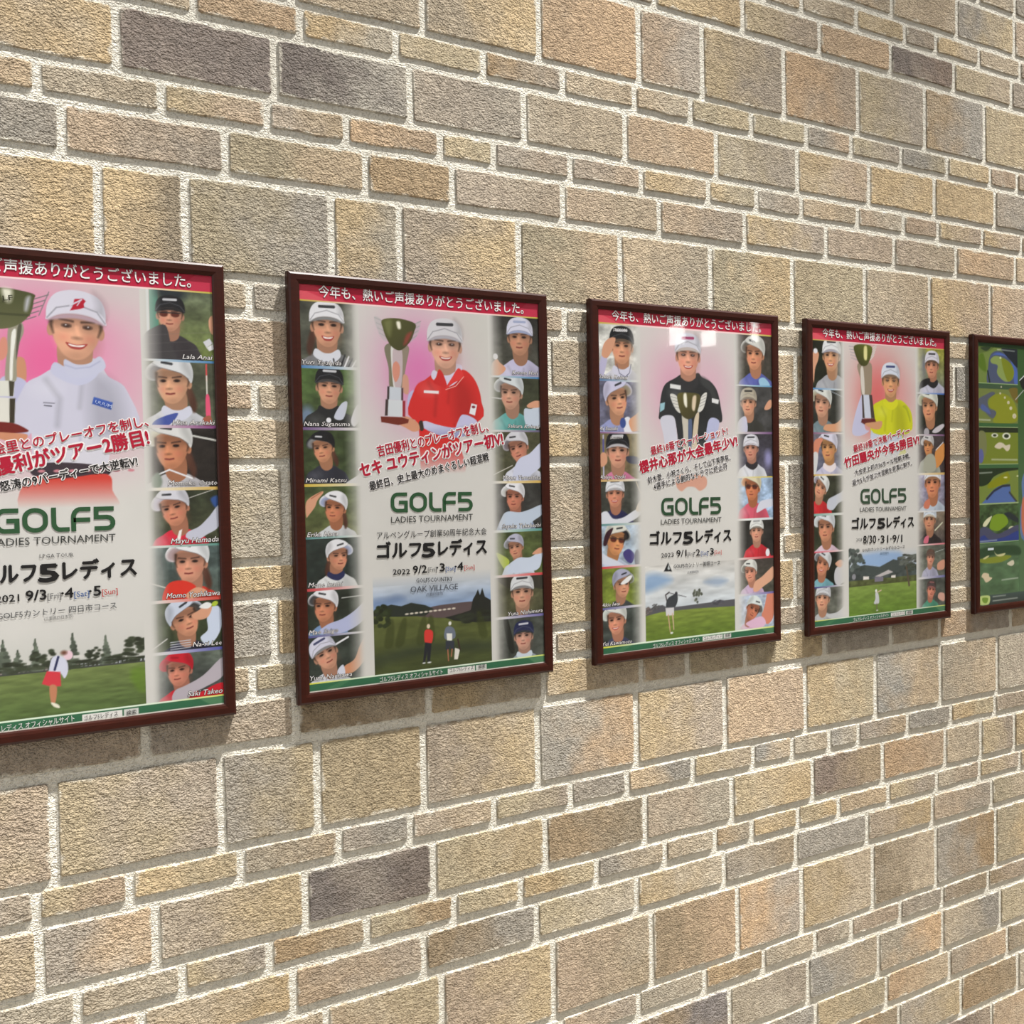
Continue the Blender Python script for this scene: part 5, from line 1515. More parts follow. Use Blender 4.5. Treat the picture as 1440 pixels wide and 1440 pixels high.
MARK_2023 = (161.1, 433.8, 333.9, 435.9, 38.4, (46, 76, 52))
TEXT_2023 = {
    'slogan_lettering': [
        ('最終18番でスーパーショット!', 136.4, 303.0, 356.9, 256.4, 17.2, 'RR', 'WW', 0.035, 0.0),
        ('櫻井心那が大会最年少V!', 106.0, 342.1, 386.0, 283.3, 24.3, 'RR', 'WW', 0.065, 0.0),
        ('鈴木愛、小祝さくら、そして山下美夢有、', 126.7, 364.4, 364.2, 314.8, 14.1, 'KK', 'WW', 0.02, 0.0),
        ('4選手による劇的なドラマに終止符', 141.9, 378.6, 354.2, 334.4, 14.1, 'KK', 'WW', 0.02, 0.0)],
    'title_lettering': [
        ('LADIES TOURNAMENT', 159.8, 453.0, 333.5, 453.5, 11.7, (60, 62, 60), None, 0.0, 0.0),
        ('ゴルフ', 129.2, 496.4, 216.6, 497.2, 27.4, 'KK', None, 0.075, 0.0),
        ('5', 221.9, 497.6, 249.2, 497.6, 26.6, 'KK', None, 0.095, 0.0),
        ('レディス', 259.0, 497.8, 361.8, 498.6, 27.4, 'KK', None, 0.075, 0.0)],
    'date_lettering': [
        ('2023', 159.0, 524.7, 193.9, 524.6, 9.7, 'KK', None, 0.0, 0.0),
        ('9/1', 201.9, 525.1, 230.2, 525.1, 14.9, 'KK', None, 0.03, 0.0),
        ('[Fri]', 233.3, 525.2, 251.6, 525.3, 8.6, (120, 120, 120), None, 0.0, 0.0),
        ('·2', 251.6, 525.6, 269.5, 525.7, 14.9, 'KK', None, 0.03, 0.0),
        ('[Sat]', 272.2, 525.4, 292.0, 525.4, 8.6, (60, 90, 150), None, 0.0, 0.0),
        ('·3', 291.5, 525.7, 309.8, 525.6, 14.9, 'KK', None, 0.03, 0.0),
        ('[Sun]', 311.9, 525.3, 333.0, 525.1, 8.6, (196, 70, 64), None, 0.0, 0.0),
        ('GOLF5カントリー美唄コース', 193.4, 550.8, 328.4, 550.4, 9.9, (50, 52, 54), None, 0.0, 0.0),
        ('(北海道美唄市)', 231.4, 564.3, 265.2, 564.0, 5.3, (90, 92, 96), None, 0.0, 0.0)],
    'caption_lettering': [
        ('Sakura Koiwai', 0.4, 142.2, 75.4, 142.7, 8.5, 'CW', 'CK', 0.0, 0.25),
        ('Ai Suzuki', -1.2, 250.6, 47.6, 250.1, 8.5, 'CW', 'CK', 0.0, 0.25),
        ('Amiyu Ozeki', -1.8, 351.8, 65.9, 351.3, 8.5, 'CW', 'CK', 0.0, 0.25),
        ('Akie Iwai', -1.5, 619.7, 46.7, 619.0, 8.5, 'CW', 'CK', 0.0, 0.25),
        ('Yui Kawamoto', -0.7, 701.3, 76.9, 701.8, 8.5, 'CW', 'CK', 0.0, 0.25)],
    'footer_lettering': [
        (SITE_TEXT, 133.1, 719.9, 264.9, 717.3, 9.4, 'CW', None, 0.0, 0.0),
        ('ゴルフ5レディス', 278.4, 716.5, 331.0, 715.3, 7.8, 'KK', None, 0.0, 0.0),
        ('検索', 341.7, 715.1, 356.7, 714.8, 7.2, 'KK', None, 0.0, 0.0)],
    'cap_lettering': [
        ('SRIXON', 38.4, 43.6, 74.8, 42.9, 6.9, 'CW', None, 0.02, 0.2),
        ('SRIXON', 26.8, 268.8, 60.3, 267.1, 6.0, 'CW', None, 0.02, 0.2)],
}

def print_2024(S):
    lb = [29.5, 145.1, 251.9, 352.2, 448.4, 538.9, 624.0, BAR - 2.6]
    rb = [29.5, 144.9, 253.2, 355.5, 453.0, 540.7, 626.9, BAR - 2.6]
    column(S, -1, lb, None, [(34, 38, 28), (44, 46, 42), ((106, 102, 112), (96, 100, 120)), (52, 54, 42), (50, 54, 40), (30, 34, 28), (88, 90, 82)])
    column(S, 1, rb, None, [((150, 148, 60), (110, 116, 116)), (26, 30, 24), (66, 58, 60), ((150, 146, 170), (120, 116, 130)), ((136, 122, 104), (70, 64, 64)), (98, 102, 92), (80, 84, 78)])
    cell(S, -1, lb[0], lb[1])
    golfer(S, 64.9, 62.5, 102.0, -0.25, 0.0, (222, 224, 224), (160, 160, 172), (160, 162, 168), skin=(206, 154, 116), mouth=1)
    S.poly([(0.4, 98.5), (0.7, 64.7), (10.6, 54.2), (22.8, 60.6), (20.1, 77.6), (10.1, 98.3), (4.9, 132.3)], 'S')
    S.ell(11.8, 55.0, 7.1, 6.1, 'W')
    cell(S, -1, lb[1], lb[2])
    S.line([(59.0, 148.4), (122.1, 168.3)], 1.6, (170, 180, 190))
    golfer(S, 31.4, 177.0, 213.7, -0.35, 0.06, (214, 216, 210), (176, 172, 150), (110, 130, 136), skin=(202, 152, 124))
    S.poly([(40.5, 244.5), (45.6, 230.8), (80.7, 227.4), (106.3, 210.1), (124.3, 199.6), (124.0, 234.4), (95.7, 248.2)], (206, 152, 116))
    cell(S, -1, lb[2], lb[3])
    golfer(S, 52.5, 284.9, 320.2, -0.32, 0.0, (210, 208, 224), (120, 110, 90), (188, 186, 210), skin=(200, 146, 96), collar=(224, 214, 216))
    S.poly([(0.5, 302.1), (3.3, 274.9), (15.6, 264.8), (35.3, 265.0), (25.3, 282.0), (17.7, 302.4), (12.4, 329.5)], (204, 132, 106))
    S.poly([(-2.5, 349.6), (0.5, 302.1), (17.7, 302.4), (9.8, 349.9)], (206, 206, 206))
    cell(S, -1, lb[3], lb[4])
    golfer(S, 24.2, 381.1, 409.1, -0.35, 0.45, (218, 220, 218), (150, 146, 160), (200, 44, 50), skin=(206, 150, 118))
    S.poly([(48.4, 433.6), (51.2, 413.0), (73.8, 403.5), (99.3, 394.1), (122.5, 377.4), (122.2, 408.9), (88.8, 421.5), (68.4, 437.9)], (190, 194, 204))
    cell(S, -1, lb[4], lb[5])
    golfer(S, 40.5, 477.9, 514.4, -0.28, 0.0, (214, 218, 222), (190, 196, 198), (214, 190, 204), skin=(200, 140, 108))
    cell(S, -1, lb[5], lb[6])
    golfer(S, 29.6, 566.7, 596.7, -0.30, 0.30, (206, 208, 210), (110, 112, 116), (120, 170, 180), skin=(202, 138, 106), mouth=1)
    S.poly([(71.6, 611.4), (74.5, 583.8), (97.4, 571.6), (120.6, 564.5), (120.2, 604.8), (86.7, 623.1)], (190, 190, 194))
    S.poly([(74.6, 570.0), (92.5, 560.8), (105.1, 568.7), (92.3, 580.0)], 'S')
    cell(S, -1, lb[6], lb[7])
    golfer(S, 28.7, 649.2, 680.7, -0.25, 0.12, (200, 202, 206), (150, 150, 152), (176, 178, 180), skin=(206, 154, 124))
    S.poly([(40.7, 691.8), (81.0, 688.8), (122.1, 668.2), (121.8, 699.8), (65.6, 704.7)], (190, 192, 194))
    cell(S, 1, rb[0], rb[1])
    S.ell(410.9, 69.4, 10.7, 35.7, (108, 112, 124), soft=10)
    golfer(S, 442.7, 70.3, 105.5, -0.22, 0.0, (214, 212, 222), (90, 66, 50), (190, 190, 208), skin=(204, 142, 112), collar=(36, 36, 40))
    S.poly([(393.2, 134.1), (401.9, 113.7), (433.7, 105.7), (430.7, 120.5)], (30, 30, 34))
    cell(S, 1, rb[1], rb[2])
    golfer(S, 430.3, 176.0, 216.7, -0.28, -0.05, (216, 218, 206), (150, 160, 120), (44, 42, 42), skin=(206, 146, 108))
    S.poly([(444.3, 246.4), (456.1, 235.3), (485.7, 224.1), (494.6, 229.8), (467.8, 246.5)], (196, 190, 196))
    S.ell(421.1, 246.3, 10.7, 10.7, (170, 166, 172))
    cell(S, 1, rb[2], rb[3])
    golfer(S, 426.6, 279.6, 305.7, -0.28, -0.05, (206, 204, 204), (200, 196, 196), (160, 162, 150), skin=(204, 140, 90))
    S.poly([(458.3, 337.8), (455.6, 298.6), (479.4, 280.2), (494.2, 276.6), (494.0, 310.4), (476.0, 332.6)], (206, 140, 76))
    S.poly([(408.7, 345.9), (414.8, 312.8), (438.1, 302.1), (455.5, 313.5), (455.3, 347.1)], (166, 166, 150))
    S.line([(458.6, 293.0), (488.3, 272.8)], 2.4, 'W')
    cell(S, 1, rb[3], rb[4])
    golfer(S, 443.3, 376.6, 417.9, -0.20, 0.0, (220, 222, 228), (150, 110, 80), (186, 196, 210), skin=(208, 136, 98))
    S.poly([(408.0, 442.1), (413.9, 427.5), (431.3, 420.8), (434.1, 435.8), (425.3, 446.6)], (200, 120, 96))
    cell(S, 1, rb[4], rb[5])
    golfer(S, 430.9, 472.9, 504.8, -0.25, 0.05, (206, 216, 226), (200, 190, 170), (48, 42, 44), skin=(196, 140, 108))
    S.line([(454.1, 503.9), (483.8, 484.8)], 4, (206, 206, 180))
    S.poly([(407.3, 534.7), (413.2, 520.2), (427.7, 517.4), (424.6, 535.8)], (210, 110, 130))
    cell(S, 1, rb[5], rb[6])
    S.line([(453.7, 561.9), (492.3, 555.0)], 1.4, (190, 200, 196))
    golfer(S, 436.0, 573.8, 594.8, 0.25, 0.1, (96, 76, 66), (110, 90, 80), (170, 170, 192), skin=(214, 152, 126), logo=(110, 80, 70))
    S.poly([(462.2, 605.6), (465.3, 590.8), (492.1, 583.3), (491.9, 605.9), (471.1, 610.0)], (206, 150, 126))
    cell(S, 1, rb[6], rb[7])
    golfer(S, 438.3, 658.1, 681.0, 0.25, 0.15, (76, 62, 60), (150, 96, 96), (80, 146, 120), skin=(206, 136, 112), logo=(170, 110, 110))
    S.poly([(464.6, 681.0), (470.6, 670.2), (491.4, 673.9), (491.3, 692.8), (473.5, 689.3)], (206, 160, 144))
    unclip(S)
    column_edges(S, -1, lb, [(86, 140, 190), (130, 90, 120), (206, 170, 90), (120, 160, 150), (206, 90, 110), (60, 60, 120)])
    column_edges(S, 1, rb, [(60, 100, 180), (120, 80, 120), (206, 170, 100), (190, 196, 206), (214, 120, 130), (110, 110, 160)])
    S.clip = (IN_L, 0, IN_R, SH)
    S.glow(237.6, 163.5, 95, 120, (206, 84, 84), 0.85)
    S.glow(314.1, 162.6, 60, 80, (214, 150, 150), 0.5)
    S.poly([(139.2, 252.0), (144.8, 217.0), (166.1, 167.8), (179.3, 157.1), (183.8, 234.6), (199.5, 245.2), (167.8, 257.4)], (190, 190, 216))
    S.poly([(213.4, 185.0), (237.6, 170.6), (259.2, 165.0), (286.4, 173.7), (314.1, 164.4), (341.9, 176.8), (361.4, 198.5), (363.9, 238.7), (338.5, 242.3), (324.6, 231.3), (329.9, 271.3), (335.0, 325.9), (204.1, 323.3), (209.9, 270.1), (204.9, 234.6)], (198, 200, 38))
    S.poly([(218.5, 206.3), (248.1, 199.0), (286.1, 206.1), (324.8, 205.9), (324.4, 256.7), (307.3, 307.3), (220.1, 323.6), (204.6, 270.1)], (190, 198, 216))
    S.poly([(325.0, 184.2), (341.8, 180.4), (358.4, 216.8), (341.4, 231.3), (330.4, 213.2)], (150, 160, 40), soft=2, alpha=0.6)
    S.line([(336.0, 209.5), (352.8, 216.8)], 1.4, (60, 60, 60))
    golfer(S, 281.5, 116.3, 159.3, 0.0, 0.0, (208, 214, 226), (120, 100, 84), (198, 200, 38), skin=(210, 156, 112), mouth=1, big=True, logo=(40, 50, 100), collar=(206, 206, 40))
    for k in range(5):
        S.line([((128.5, 37.8)[0] + 2 * k, (128.5, 37.8)[1] + 7 * k), ((149.1, 42.3)[0] + 2.5 * k, (149.1, 38.8)[1] + 8 * k)], 1.4, (150, 150, 160))
        S.line([((212.1, 40.0)[0] - 1.5 * k, (212.1, 40.0)[1] + 7 * k), ((230.8, 28.6)[0] - 3 * k, (230.8, 28.6)[1] + 7 * k)], 3, (206, 204, 196))
    S.poly([(159.1, 80.4), (206.4, 75.5), (211.4, 110.7), (205.7, 156.8), (174.0, 157.2), (169.2, 118.7)], (146, 132, 112))
    S.poly([(169.4, 94.1), (179.9, 90.3), (184.6, 150.0), (174.1, 150.2)], (206, 200, 190))
    S.poly([(146.6, 37.2), (180.5, 30.6), (212.1, 36.4), (206.5, 63.1), (190.5, 83.0), (169.5, 81.8), (154.1, 63.1)], (92, 100, 36), c2=(60, 60, 30), axis=((191.0, 33.7), (159.1, 80.4)))
    S.poly([(183.0, 37.5), (193.6, 37.1), (193.3, 67.1), (182.8, 65.6)], (220, 214, 150), soft=2)
    S.poly([(174.0, 155.4), (205.7, 155.0), (215.8, 213.4), (178.7, 213.4)], (196, 202, 216), smooth=False)
    S.poly([(200.4, 155.1), (211.0, 154.9), (221.1, 213.4), (207.8, 213.4)], (70, 60, 56), smooth=False)
    S.poly([(174.0, 155.4), (179.3, 155.4), (184.0, 213.4), (176.1, 213.4)], (70, 60, 56), smooth=False)
    S.poly([(173.4, 215.2), (221.1, 213.4), (226.4, 222.2), (183.8, 229.3), (170.7, 224.0)], (96, 40, 40), smooth=False)
    S.poly([(183.8, 227.5), (221.0, 222.2), (247.9, 220.5), (242.3, 238.3), (215.5, 240.0)], (200, 148, 110))
    S.rect(IN_L, 256.1, IN_R, 315.0, PAPER, alpha=0.0, alpha2=0.95)
    S.rect(IN_L, 315.0, IN_R, 556.6, PAPER)
    # course photograph
    u0, u1 = (122.6, 619.1)[0], (377.7, 640.0)[0]
    vt, vh, vb = 543.1, 631.3, BAR - 2.6
    S.clip = (u0, 0, u1, SH)
    S.rect(u0, vt, u1, vh, PAPER, (150, 178, 214))
    S.poly([(170.2, 552.1), (310.8, 552.5), (310.4, 590.7), (169.9, 580.4)], (136, 168, 210), soft=8, alpha=0.8)
    S.poly([(123.0, 584.0), (180.4, 579.4), (236.4, 587.1), (288.4, 571.0), (378.1, 588.3), (377.6, 647.4), (122.5, 629.6)], (70, 78, 76), smooth=False)
    S.rect(u0, vh - 14, u1, vh, (88, 94, 58))
    S.mottle(u0, vh - 30, u1, vh, 0.2, 51, 12, 6)
    S.rect(u0, vh, u1, vb, (124, 146, 72), (100, 130, 50))
    S.mottle(u0, vh, u1, vb, 0.10, 53, 20, 5)
    foliage(S, 138.7, 564.1, 30, 26, (84, 92, 88), 61, 34)
    foliage(S, 164.6, 578.3, 26, 14, (70, 78, 74), 62)
    foliage(S, 347.0, 575.1, 38, 16, (86, 90, 84), 63, 36)
    foliage(S, 361.0, 596.3, 26, 10, (62, 68, 58), 64)
    S.line([(338.4, 592.8), (349.3, 641.3)], 5, (92, 80, 66), w2=7)
    S.poly([(217.4, 610.7), (269.0, 596.7), (288.2, 603.6), (238.9, 612.4)], (190, 184, 184), smooth=False)
    S.rect((217.4, 612.5)[0], (238.9, 612.4)[1], (249.7, 615.1)[0], (238.8, 625.0)[1], (120, 116, 130))
    S.poly([(174.9, 607.4), (196.0, 609.1), (196.0, 616.2), (174.8, 616.3)], (226, 220, 214), smooth=False)
    S.poly([(279.8, 612.0), (296.4, 611.5), (296.3, 618.8), (279.8, 617.5)], (226, 220, 214), smooth=False)
    S.ell(140.9, 606.5, 7.1, 7.1, (140, 140, 146))
    S.ell(222.4, 647.0, 3.6, 4.3, (226, 226, 222))
    S.line([(222.4, 652.3), (241.3, 646.8)], 3, (206, 180, 160))
    S.poly([(219.7, 652.1), (230.4, 654.8), (232.9, 678.4), (214.1, 678.5), (219.5, 666.4)], (196, 198, 200))
    S.line([(224.8, 679.5), (224.7, 693.8)], 2.4, (110, 90, 90))
    S.ell(226.0, 696.6, 3.2, 1.4, 'W')
    unclip(S)
    header(S)
    footer(S, (277.5, 715.2)[0], (333.1, 720.7)[0], (335.9, 720.9)[0], (362.8, 723.6)[0])


MARK_2024 = (166.1, 426.8, 339.8, 427.5, 37.5, (54, 76, 58))
TEXT_2024 = {
    'slogan_lettering': [
        ('最終18番で決着バーディー', 143.9, 299.2, 355.3, 250.5, 17.0, 'RR', 'WW', 0.035, 0.0),
        ('竹田麗央が今季5勝目V!', 111.9, 337.5, 392.0, 277.4, 24.1, 'RR', 'WW', 0.065, 0.0),
        ('大会史上初の36ホール短期決戦。', 147.3, 356.1, 356.2, 313.2, 13.6, 'KK', 'WW', 0.02, 0.0),
        ('最大5人が並ぶ大混戦を見事に制す。', 139.2, 381.1, 362.6, 332.4, 13.6, 'KK', 'WW', 0.02, 0.0)],
    'title_lettering': [
        ('LADIES TOURNAMENT', 164.4, 446.1, 339.0, 447.6, 11.6, (76, 78, 76), None, 0.0, 0.0),
        ('ゴルフ', 134.8, 488.8, 220.7, 489.9, 26.8, 'KK', None, 0.075, 0.0),
        ('5', 228.7, 489.8, 256.3, 490.1, 25.9, 'KK', None, 0.095, 0.0),
        ('レディス', 263.9, 490.3, 367.5, 491.5, 26.8, 'KK', None, 0.075, 0.0)],
    'date_lettering': [
        ('2024', 150.1, 518.7, 170.5, 519.0, 8.0, (60, 60, 60), None, 0.0, 0.0),
        ('8/30', 175.2, 525.5, 222.5, 526.3, 20.5, 'KK', None, 0.03, 0.0),
        ('·31', 230.3, 526.8, 268.2, 527.3, 19.7, 'KK', None, 0.03, 0.0),
        ('·9/1', 276.4, 527.5, 322.1, 528.1, 19.7, 'KK', None, 0.03, 0.0),
        ('GOLF5カントリーみずなみコース', 170.2, 546.6, 332.3, 545.9, 8.9, (62, 64, 66), None, 0.0, 0.0),
        ('(岐阜県瑞浪市)', 236.7, 555.9, 270.7, 556.0, 5.0, (80, 96, 110), None, 0.0, 0.0)],
    'footer_lettering': [
        (SITE_TEXT, 135.9, 717.8, 268.7, 716.7, 8.9, 'CW', None, 0.0, 0.0),
        ('ゴルフ5レディス', 281.6, 716.3, 330.3, 715.3, 7.7, 'KK', None, 0.0, 0.0),
        ('検索', 341.6, 715.3, 358.6, 715.1, 7.1, 'KK', None, 0.0, 0.0)],
}

def print_course(S):
    """poster of course views: a strip of greens seen from above beside a player"""
    S.rect(0, 0, SW, SH, (52, 92, 48), (70, 108, 76))
    S.rect((182.8, 231.9)[0], 0, SW, SH, (50, 84, 40), (92, 116, 84))
    S.rect(0, 0, SW, 8.3, (30, 70, 42))
    W1 = (181.5, 151.8)[0]
    # first view: kidney green beside a lake
    S.clip = (0, 11.2, W1, 109.8)
    S.rect(0, 0, SW, SH, (88, 106, 50))
    S.poly([(-5.5, 40.5), (50.9, 22.2), (89.2, 4.6), (108.5, 11.5), (76.3, 32.7), (50.7, 67.1), (56.8, 115.8), (-5.9, 117.8)], (110, 130, 64))
    S.poly([(0.7, 40.2), (25.7, 31.2), (38.0, 77.4), (6.8, 67.0)], (84, 112, 30), soft=3)
    S.poly([(13.3, 14.4), (57.3, 10.2), (38.3, 22.8)], (40, 58, 34))
    S.poly([(50.4, 116.0), (47.5, 61.4), (60.4, 29.6), (95.5, 20.0), (140.8, 33.6), (180.2, 63.8), (186.6, 111.6)], (74, 84, 110))
    S.poly([(57.2, 37.5), (89.1, 24.3), (134.3, 33.9), (173.6, 62.1), (186.6, 111.6), (166.8, 112.2), (147.3, 43.3), (82.7, 30.5)], (74, 100, 170))
    S.poly([(108.5, 11.5), (183.8, 3.7), (183.5, 61.7), (147.3, 43.3), (121.3, 26.6)], (24, 34, 44))
    S.poly([(57.1, 45.4), (76.3, 34.7), (108.3, 37.1), (147.3, 51.2), (163.6, 72.4), (157.0, 94.6), (127.5, 103.6), (101.6, 94.6), (85.6, 79.4), (88.9, 59.6), (63.4, 54.9)], (134, 152, 84))
    S.poly([(108.3, 39.1), (147.3, 51.2), (163.6, 74.4), (153.7, 96.7), (134.0, 101.4), (114.7, 70.4)], (120, 130, 30))
    S.ell(101.9, 38.4, 3.9, 2.4, (226, 226, 180))
    S.line([(44.3, 77.1), (56.7, 119.7)], 6, (28, 44, 40))
    # second view: island green, row of bunkers
    S.clip = (0, 113.7, W1, 218.4)
    S.rect(0, 0, SW, SH, (112, 124, 64))
    S.rect(0, 0, SW, 125.3, (60, 84, 60))
    S.poly([(0.1, 156.3), (34.5, 141.8), (63.0, 133.2), (75.7, 138.7), (43.9, 155.2), (50.1, 178.5), (81.9, 185.8), (69.0, 205.6), (43.7, 198.2), (18.6, 179.2), (-0.1, 179.6)], (84, 90, 104))
    S.poly([(18.7, 167.5), (43.8, 178.7), (56.4, 194.1), (37.4, 190.5), (12.4, 181.3)], (80, 96, 150), soft=2)
    S.poly([(50.2, 155.1), (75.7, 140.7), (120.8, 137.5), (160.0, 156.3), (179.7, 191.9), (166.3, 216.1), (69.0, 217.4), (81.9, 189.7), (50.1, 174.6)], (134, 140, 36))
    S.poly([(140.4, 123.0), (180.0, 121.8), (183.1, 161.8), (160.0, 152.3), (146.9, 136.7)], (110, 96, 40))
    for x, y, r in ((1407, 543, 1.2), (1405.5, 552, 1.6), (1412, 558, 1.8), (1417, 565, 2.6), (1420.5, 573, 2.8), (1425.5, 584, 4.0)):
        S.ell((x - 1374.5) * HX5, VY5(y, x), r * 2.3, r * 1.75, (206, 200, 170))
        S.ell((x - 1374.5) * HX5 + 1, VY5(y, x) + 1, r * 1.3, r * 1.0, (190, 180, 160))
    # third view: two round bunkers and a mouth-shaped one
    S.clip = (0, 231.9, W1, 331.0)
    S.rect(0, 0, SW, SH, (108, 126, 42), (124, 130, 46))
    S.rect(0, 231.9, SW, 245.5, (34, 44, 26))
    S.poly([(-0.5, 249.4), (30.8, 245.3), (36.9, 292.1), (17.8, 323.3), (-0.9, 327.1)], (118, 122, 80))
    S.ell(11.7, 309.6, 11.8, 19.7, (92, 98, 150))
    S.ell(73.6, 252.8, 15, 5.9, (214, 216, 200))
    S.ell(73.6, 252.8, 8, 3.2, (40, 50, 30))
    S.ell(126.8, 254.4, 19, 9.1, (220, 222, 206))
    S.ell(126.8, 254.4, 11, 5.5, (36, 46, 28))
    S.poly([(71.8, 284.3), (91.1, 272.4), (110.4, 274.3), (123.4, 280.2), (143.0, 278.2), (139.7, 292.1), (126.6, 296.1), (110.4, 286.2), (94.2, 290.2)], (206, 196, 172))
    # fourth view: lake
    S.clip = (0, 342.6, W1, 439.9)
    S.rect(0, 0, SW, SH, (116, 132, 60))
    S.poly([(-1.0, 340.7), (185.7, 342.4), (185.6, 348.4), (119.8, 353.7), (68.2, 366.9), (42.7, 386.2), (-1.3, 389.3)], (34, 50, 30))
    S.poly([(49.0, 382.3), (119.8, 357.7), (132.8, 355.9), (139.3, 379.9), (80.9, 394.7), (42.6, 397.9)], (132, 136, 20))
    S.poly([(29.8, 429.0), (55.2, 410.0), (93.7, 393.0), (139.2, 391.8), (145.7, 415.9), (172.0, 440.6), (178.6, 452.9), (17.2, 448.2)], (82, 108, 164))
    S.line([(36.1, 427.2), (68.0, 406.3), (106.6, 393.2), (139.2, 391.8)], 6, (40, 44, 56), soft=2)
    S.line([(139.1, 411.8), (172.0, 438.6)], 6, (56, 58, 60), soft=2)
    S.ell(121.4, 369.6, 9, 2.2, (214, 216, 170))
    S.ell(178.9, 366.4, 7, 2.0, (214, 216, 170))
    # fifth view: green with a white bunker, water in front
    S.clip = (0, 443.7, W1, 547.0)
    S.rect(0, 0, SW, SH, (62, 84, 50))
    S.mottle(0, 443.7, W1, 545.0, 0.3, 71, 14, 8)
    S.poly([(54.8, 484.7), (67.7, 473.3), (93.3, 470.2), (119.2, 475.1), (132.2, 495.5), (106.1, 510.4), (80.2, 517.3), (48.4, 508.1)], (120, 150, 40))
    S.poly([(16.9, 499.0), (32.7, 483.9), (58.1, 475.0), (45.3, 492.2), (29.4, 503.4)], (214, 212, 176))
    S.poly([(112.8, 470.9), (145.3, 487.9), (178.4, 497.2), (178.4, 485.1), (138.9, 467.7)], (40, 48, 52))
    S.ell(150.2, 513.1, 17, 6.7, (206, 204, 170))
    S.poly([(-2.0, 515.8), (29.4, 503.4), (80.2, 525.2), (128.8, 515.3), (185.0, 505.5), (184.8, 557.9), (-2.2, 552.8)], (74, 76, 100))
    S.poly([(-2.1, 537.2), (23.0, 526.6), (48.2, 539.5), (119.0, 534.8), (181.6, 521.5), (181.4, 563.8), (-2.2, 554.8)], (48, 64, 130))
    # sixth view: wide fairway
    S.clip = (0, 550.9, SW, 693.4)
    S.rect(0, 0, W1, SH, (84, 112, 84), (84, 110, 78))
    S.mottle(0, 550.9, W1, 691.4, 0.15, 73, 30, 12)
    S.poly([(-2.2, 564.5), (112.3, 558.4), (181.4, 565.8), (181.3, 590.0), (79.9, 580.6), (3.8, 592.2)], (48, 72, 48), soft=3)
    S.poly([(0.7, 592.0), (47.9, 588.8), (118.7, 586.6), (144.9, 592.1), (92.7, 605.1), (16.3, 602.7)], (130, 140, 50))
    S.poly([(67.1, 574.0), (79.9, 582.6), (99.3, 581.6), (118.7, 580.7), (105.7, 587.9), (79.9, 586.5)], (206, 200, 150))
    S.poly([(16.4, 590.9), (35.3, 584.1), (44.8, 584.6), (28.9, 591.6)], (206, 200, 150))
    S.rect((38.6, 564.6)[0], (38.6, 562.7)[1], (64.0, 565.9)[0], (38.5, 568.6)[1], (216, 224, 230))
    S.poly([(9.8, 639.5), (19.3, 630.3), (41.4, 633.7), (44.5, 641.7), (57.2, 646.5), (44.4, 653.5), (28.6, 656.4), (19.2, 646.0)], (214, 196, 166))
    S.poly([(125.1, 611.0), (141.5, 603.9), (154.7, 602.6), (158.0, 612.9), (144.8, 618.1)], (206, 200, 176))
    S.clip = (0, 0, SW, SH)
    for y in (536.5, 598, 650.5, 706.5, 761.5):
        S.rect(0, VY5(y, 1376) - 1.2, W1, VY5(y, 1376) + 1.0, (150, 170, 120))
    S.rect(0, 693.8, SW, SH, (70, 84, 80), (58, 66, 62))
    S.poly([(0.1, 697.5), (9.5, 692.3), (41.0, 693.7), (47.4, 701.1), (44.1, 714.6), (34.6, 718.8), (6.3, 717.6), (0.0, 711.2)], (190, 206, 130))
    S.poly([(12.6, 698.5), (37.8, 700.4), (31.4, 713.7), (15.7, 710.5)], (120, 150, 60))
    # small white lines of lettering too faint to read
    for x0, y0, x1, y1, w in ((1402, 491, 1426, 494, 3.2), (1376, 588, 1391, 589, 4.2), (1393, 644, 1429, 645, 4.4), (1375, 663, 1393, 662, 3.6), (1376, 759, 1399, 757, 3.6), (1406, 813, 1429, 810, 3.6), (1393, 836.5, 1411, 834.5, 2.6), (1393, 842.5, 1428, 838, 3.0)):
        a, b = ((x0 - 1374.5) * HX5, VY5(y0, x0)), ((x1 - 1374.5) * HX5, VY5(y1, x1))
        S.line([a, b], w, (196, 200, 190), soft=1.5, alpha=0.65)
    # the player
    S.poly([(188.5, 473.3), (198.7, 433.3), (198.9, 372.8), (246.3, 332.8), (350.3, 329.4), (421.7, 365.6), (421.2, 565.0), (211.6, 555.1)], (96, 120, 160))
    S.poly([(198.7, 433.3), (225.6, 434.0), (245.6, 516.0), (218.4, 547.3), (195.0, 513.9)], (190, 110, 84))
    S.ell(253.5, 231.2, 40, 42, (34, 20, 18))
    S.ell(263.6, 255.5, 33, 44, (196, 120, 92))
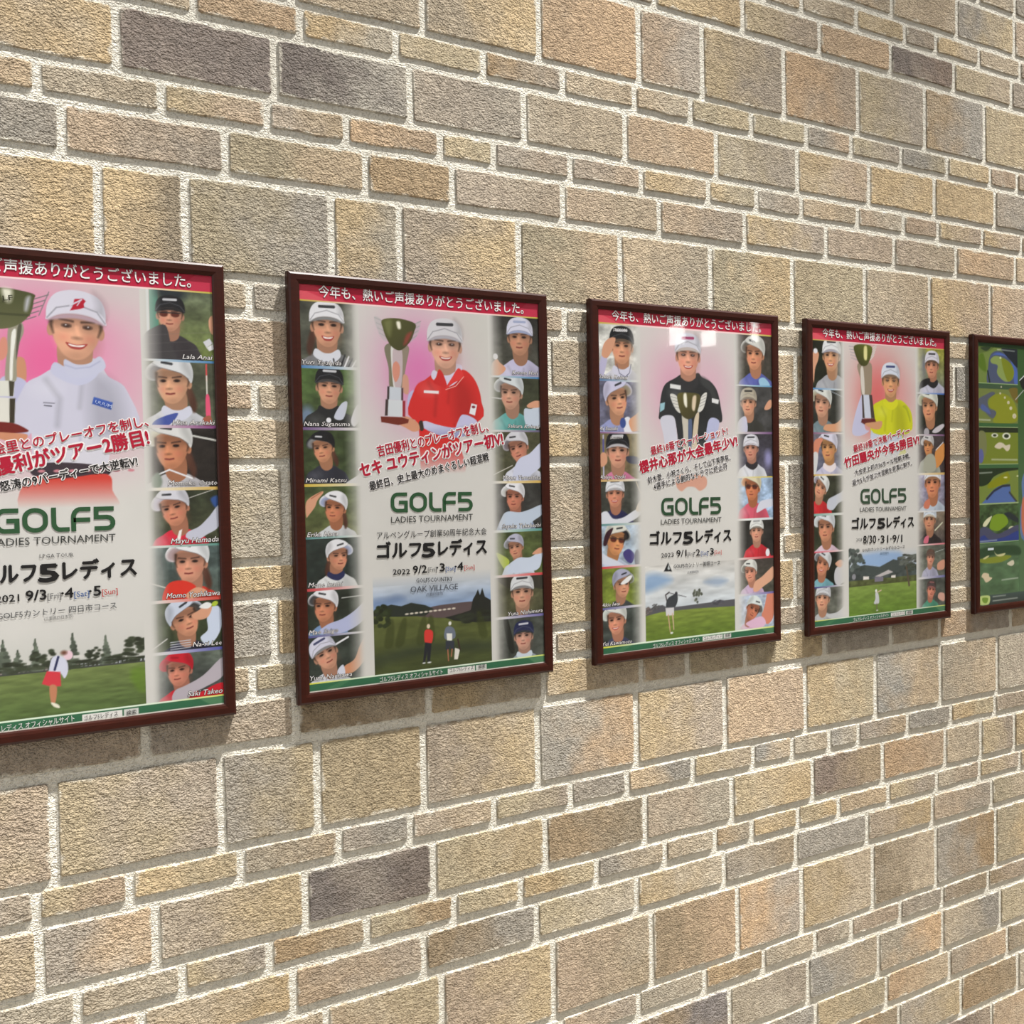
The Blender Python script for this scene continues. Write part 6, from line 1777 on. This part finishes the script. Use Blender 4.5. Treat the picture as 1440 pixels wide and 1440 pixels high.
    S.line([(169.9, 152.1), (216.7, 118.7)], 3, (170, 172, 170))
    S.poly([(190.0, 97.4), (213.5, 82.5), (247.2, 81.3), (247.1, 119.8), (206.6, 123.0)], (26, 32, 30))
    S.line([(190.0, 97.4), (213.5, 82.5)], 3, (220, 226, 226))


TEXT_COURSE = {}



HEADER_ITEM = (HEAD_TEXT, 35.9, 20.8, 460.5, 22.5, 20.2, 'HW', 'HK', 0.018, 0.0)
CC['HW'] = (242, 238, 236)
CC['RR'] = (176, 26, 54)
CC['WW'] = (240, 236, 234)
CC['KK'] = (28, 28, 30)
CC['CW'] = (230, 226, 224)
CC['CK'] = (62, 62, 64)
CC['HK'] = (110, 24, 50)

POSTERS = [
    (-0.0600, print_2021, TEXT_2021, MARK_2021, 1.25, 'framed 2021 golf poster, its winner in a lilac shirt, cut off by left edge'),
    (0.5855, print_2022, TEXT_2022, MARK_2022, 1.25, 'framed 2022 golf poster whose winner in a red polo holds a cup'),
    (1.2255, print_2023, TEXT_2023, MARK_2023, 1.6, 'framed 2023 golf poster whose winner wears a black jacket'),
    (1.8535, print_2024, TEXT_2024, MARK_2024, 1.9, 'framed 2024 golf poster whose winner wears yellow and white'),
    (2.4955, print_course, TEXT_COURSE, None, 2.0, 'framed green poster of golf course views, cut off by right edge'),
]
TILT = {'print_2022': 0.15, 'print_2023': 0.35, 'print_2024': 0.35}
for px, painter, texts, mark, res, label in POSTERS:
    root = framed_poster(px, -0.008, label)
    root.rotation_euler.x = math.radians(TILT.get(painter.__name__, 0.0))   # hangs out a little at the top
    sheet = Sheet(res)
    painter(sheet)
    if painter is not print_course:
        sheet.mottle(0, 30, SW, SH, 0.012, 3, 60, 60)
    sheet_object(sheet, root, INK_GAIN)
    if texts:
        add_lettering(root, 'header_lettering', [HEADER_ITEM])
    if mark:
        wordmark(root, *mark)
    for name, items in texts.items():
        if name in ('caption_lettering', 'cup_and_sleeve_lettering', 'cap_lettering'):
            for item in items:
                add_lettering(root, name, [item])
        else:
            add_lettering(root, name, items)
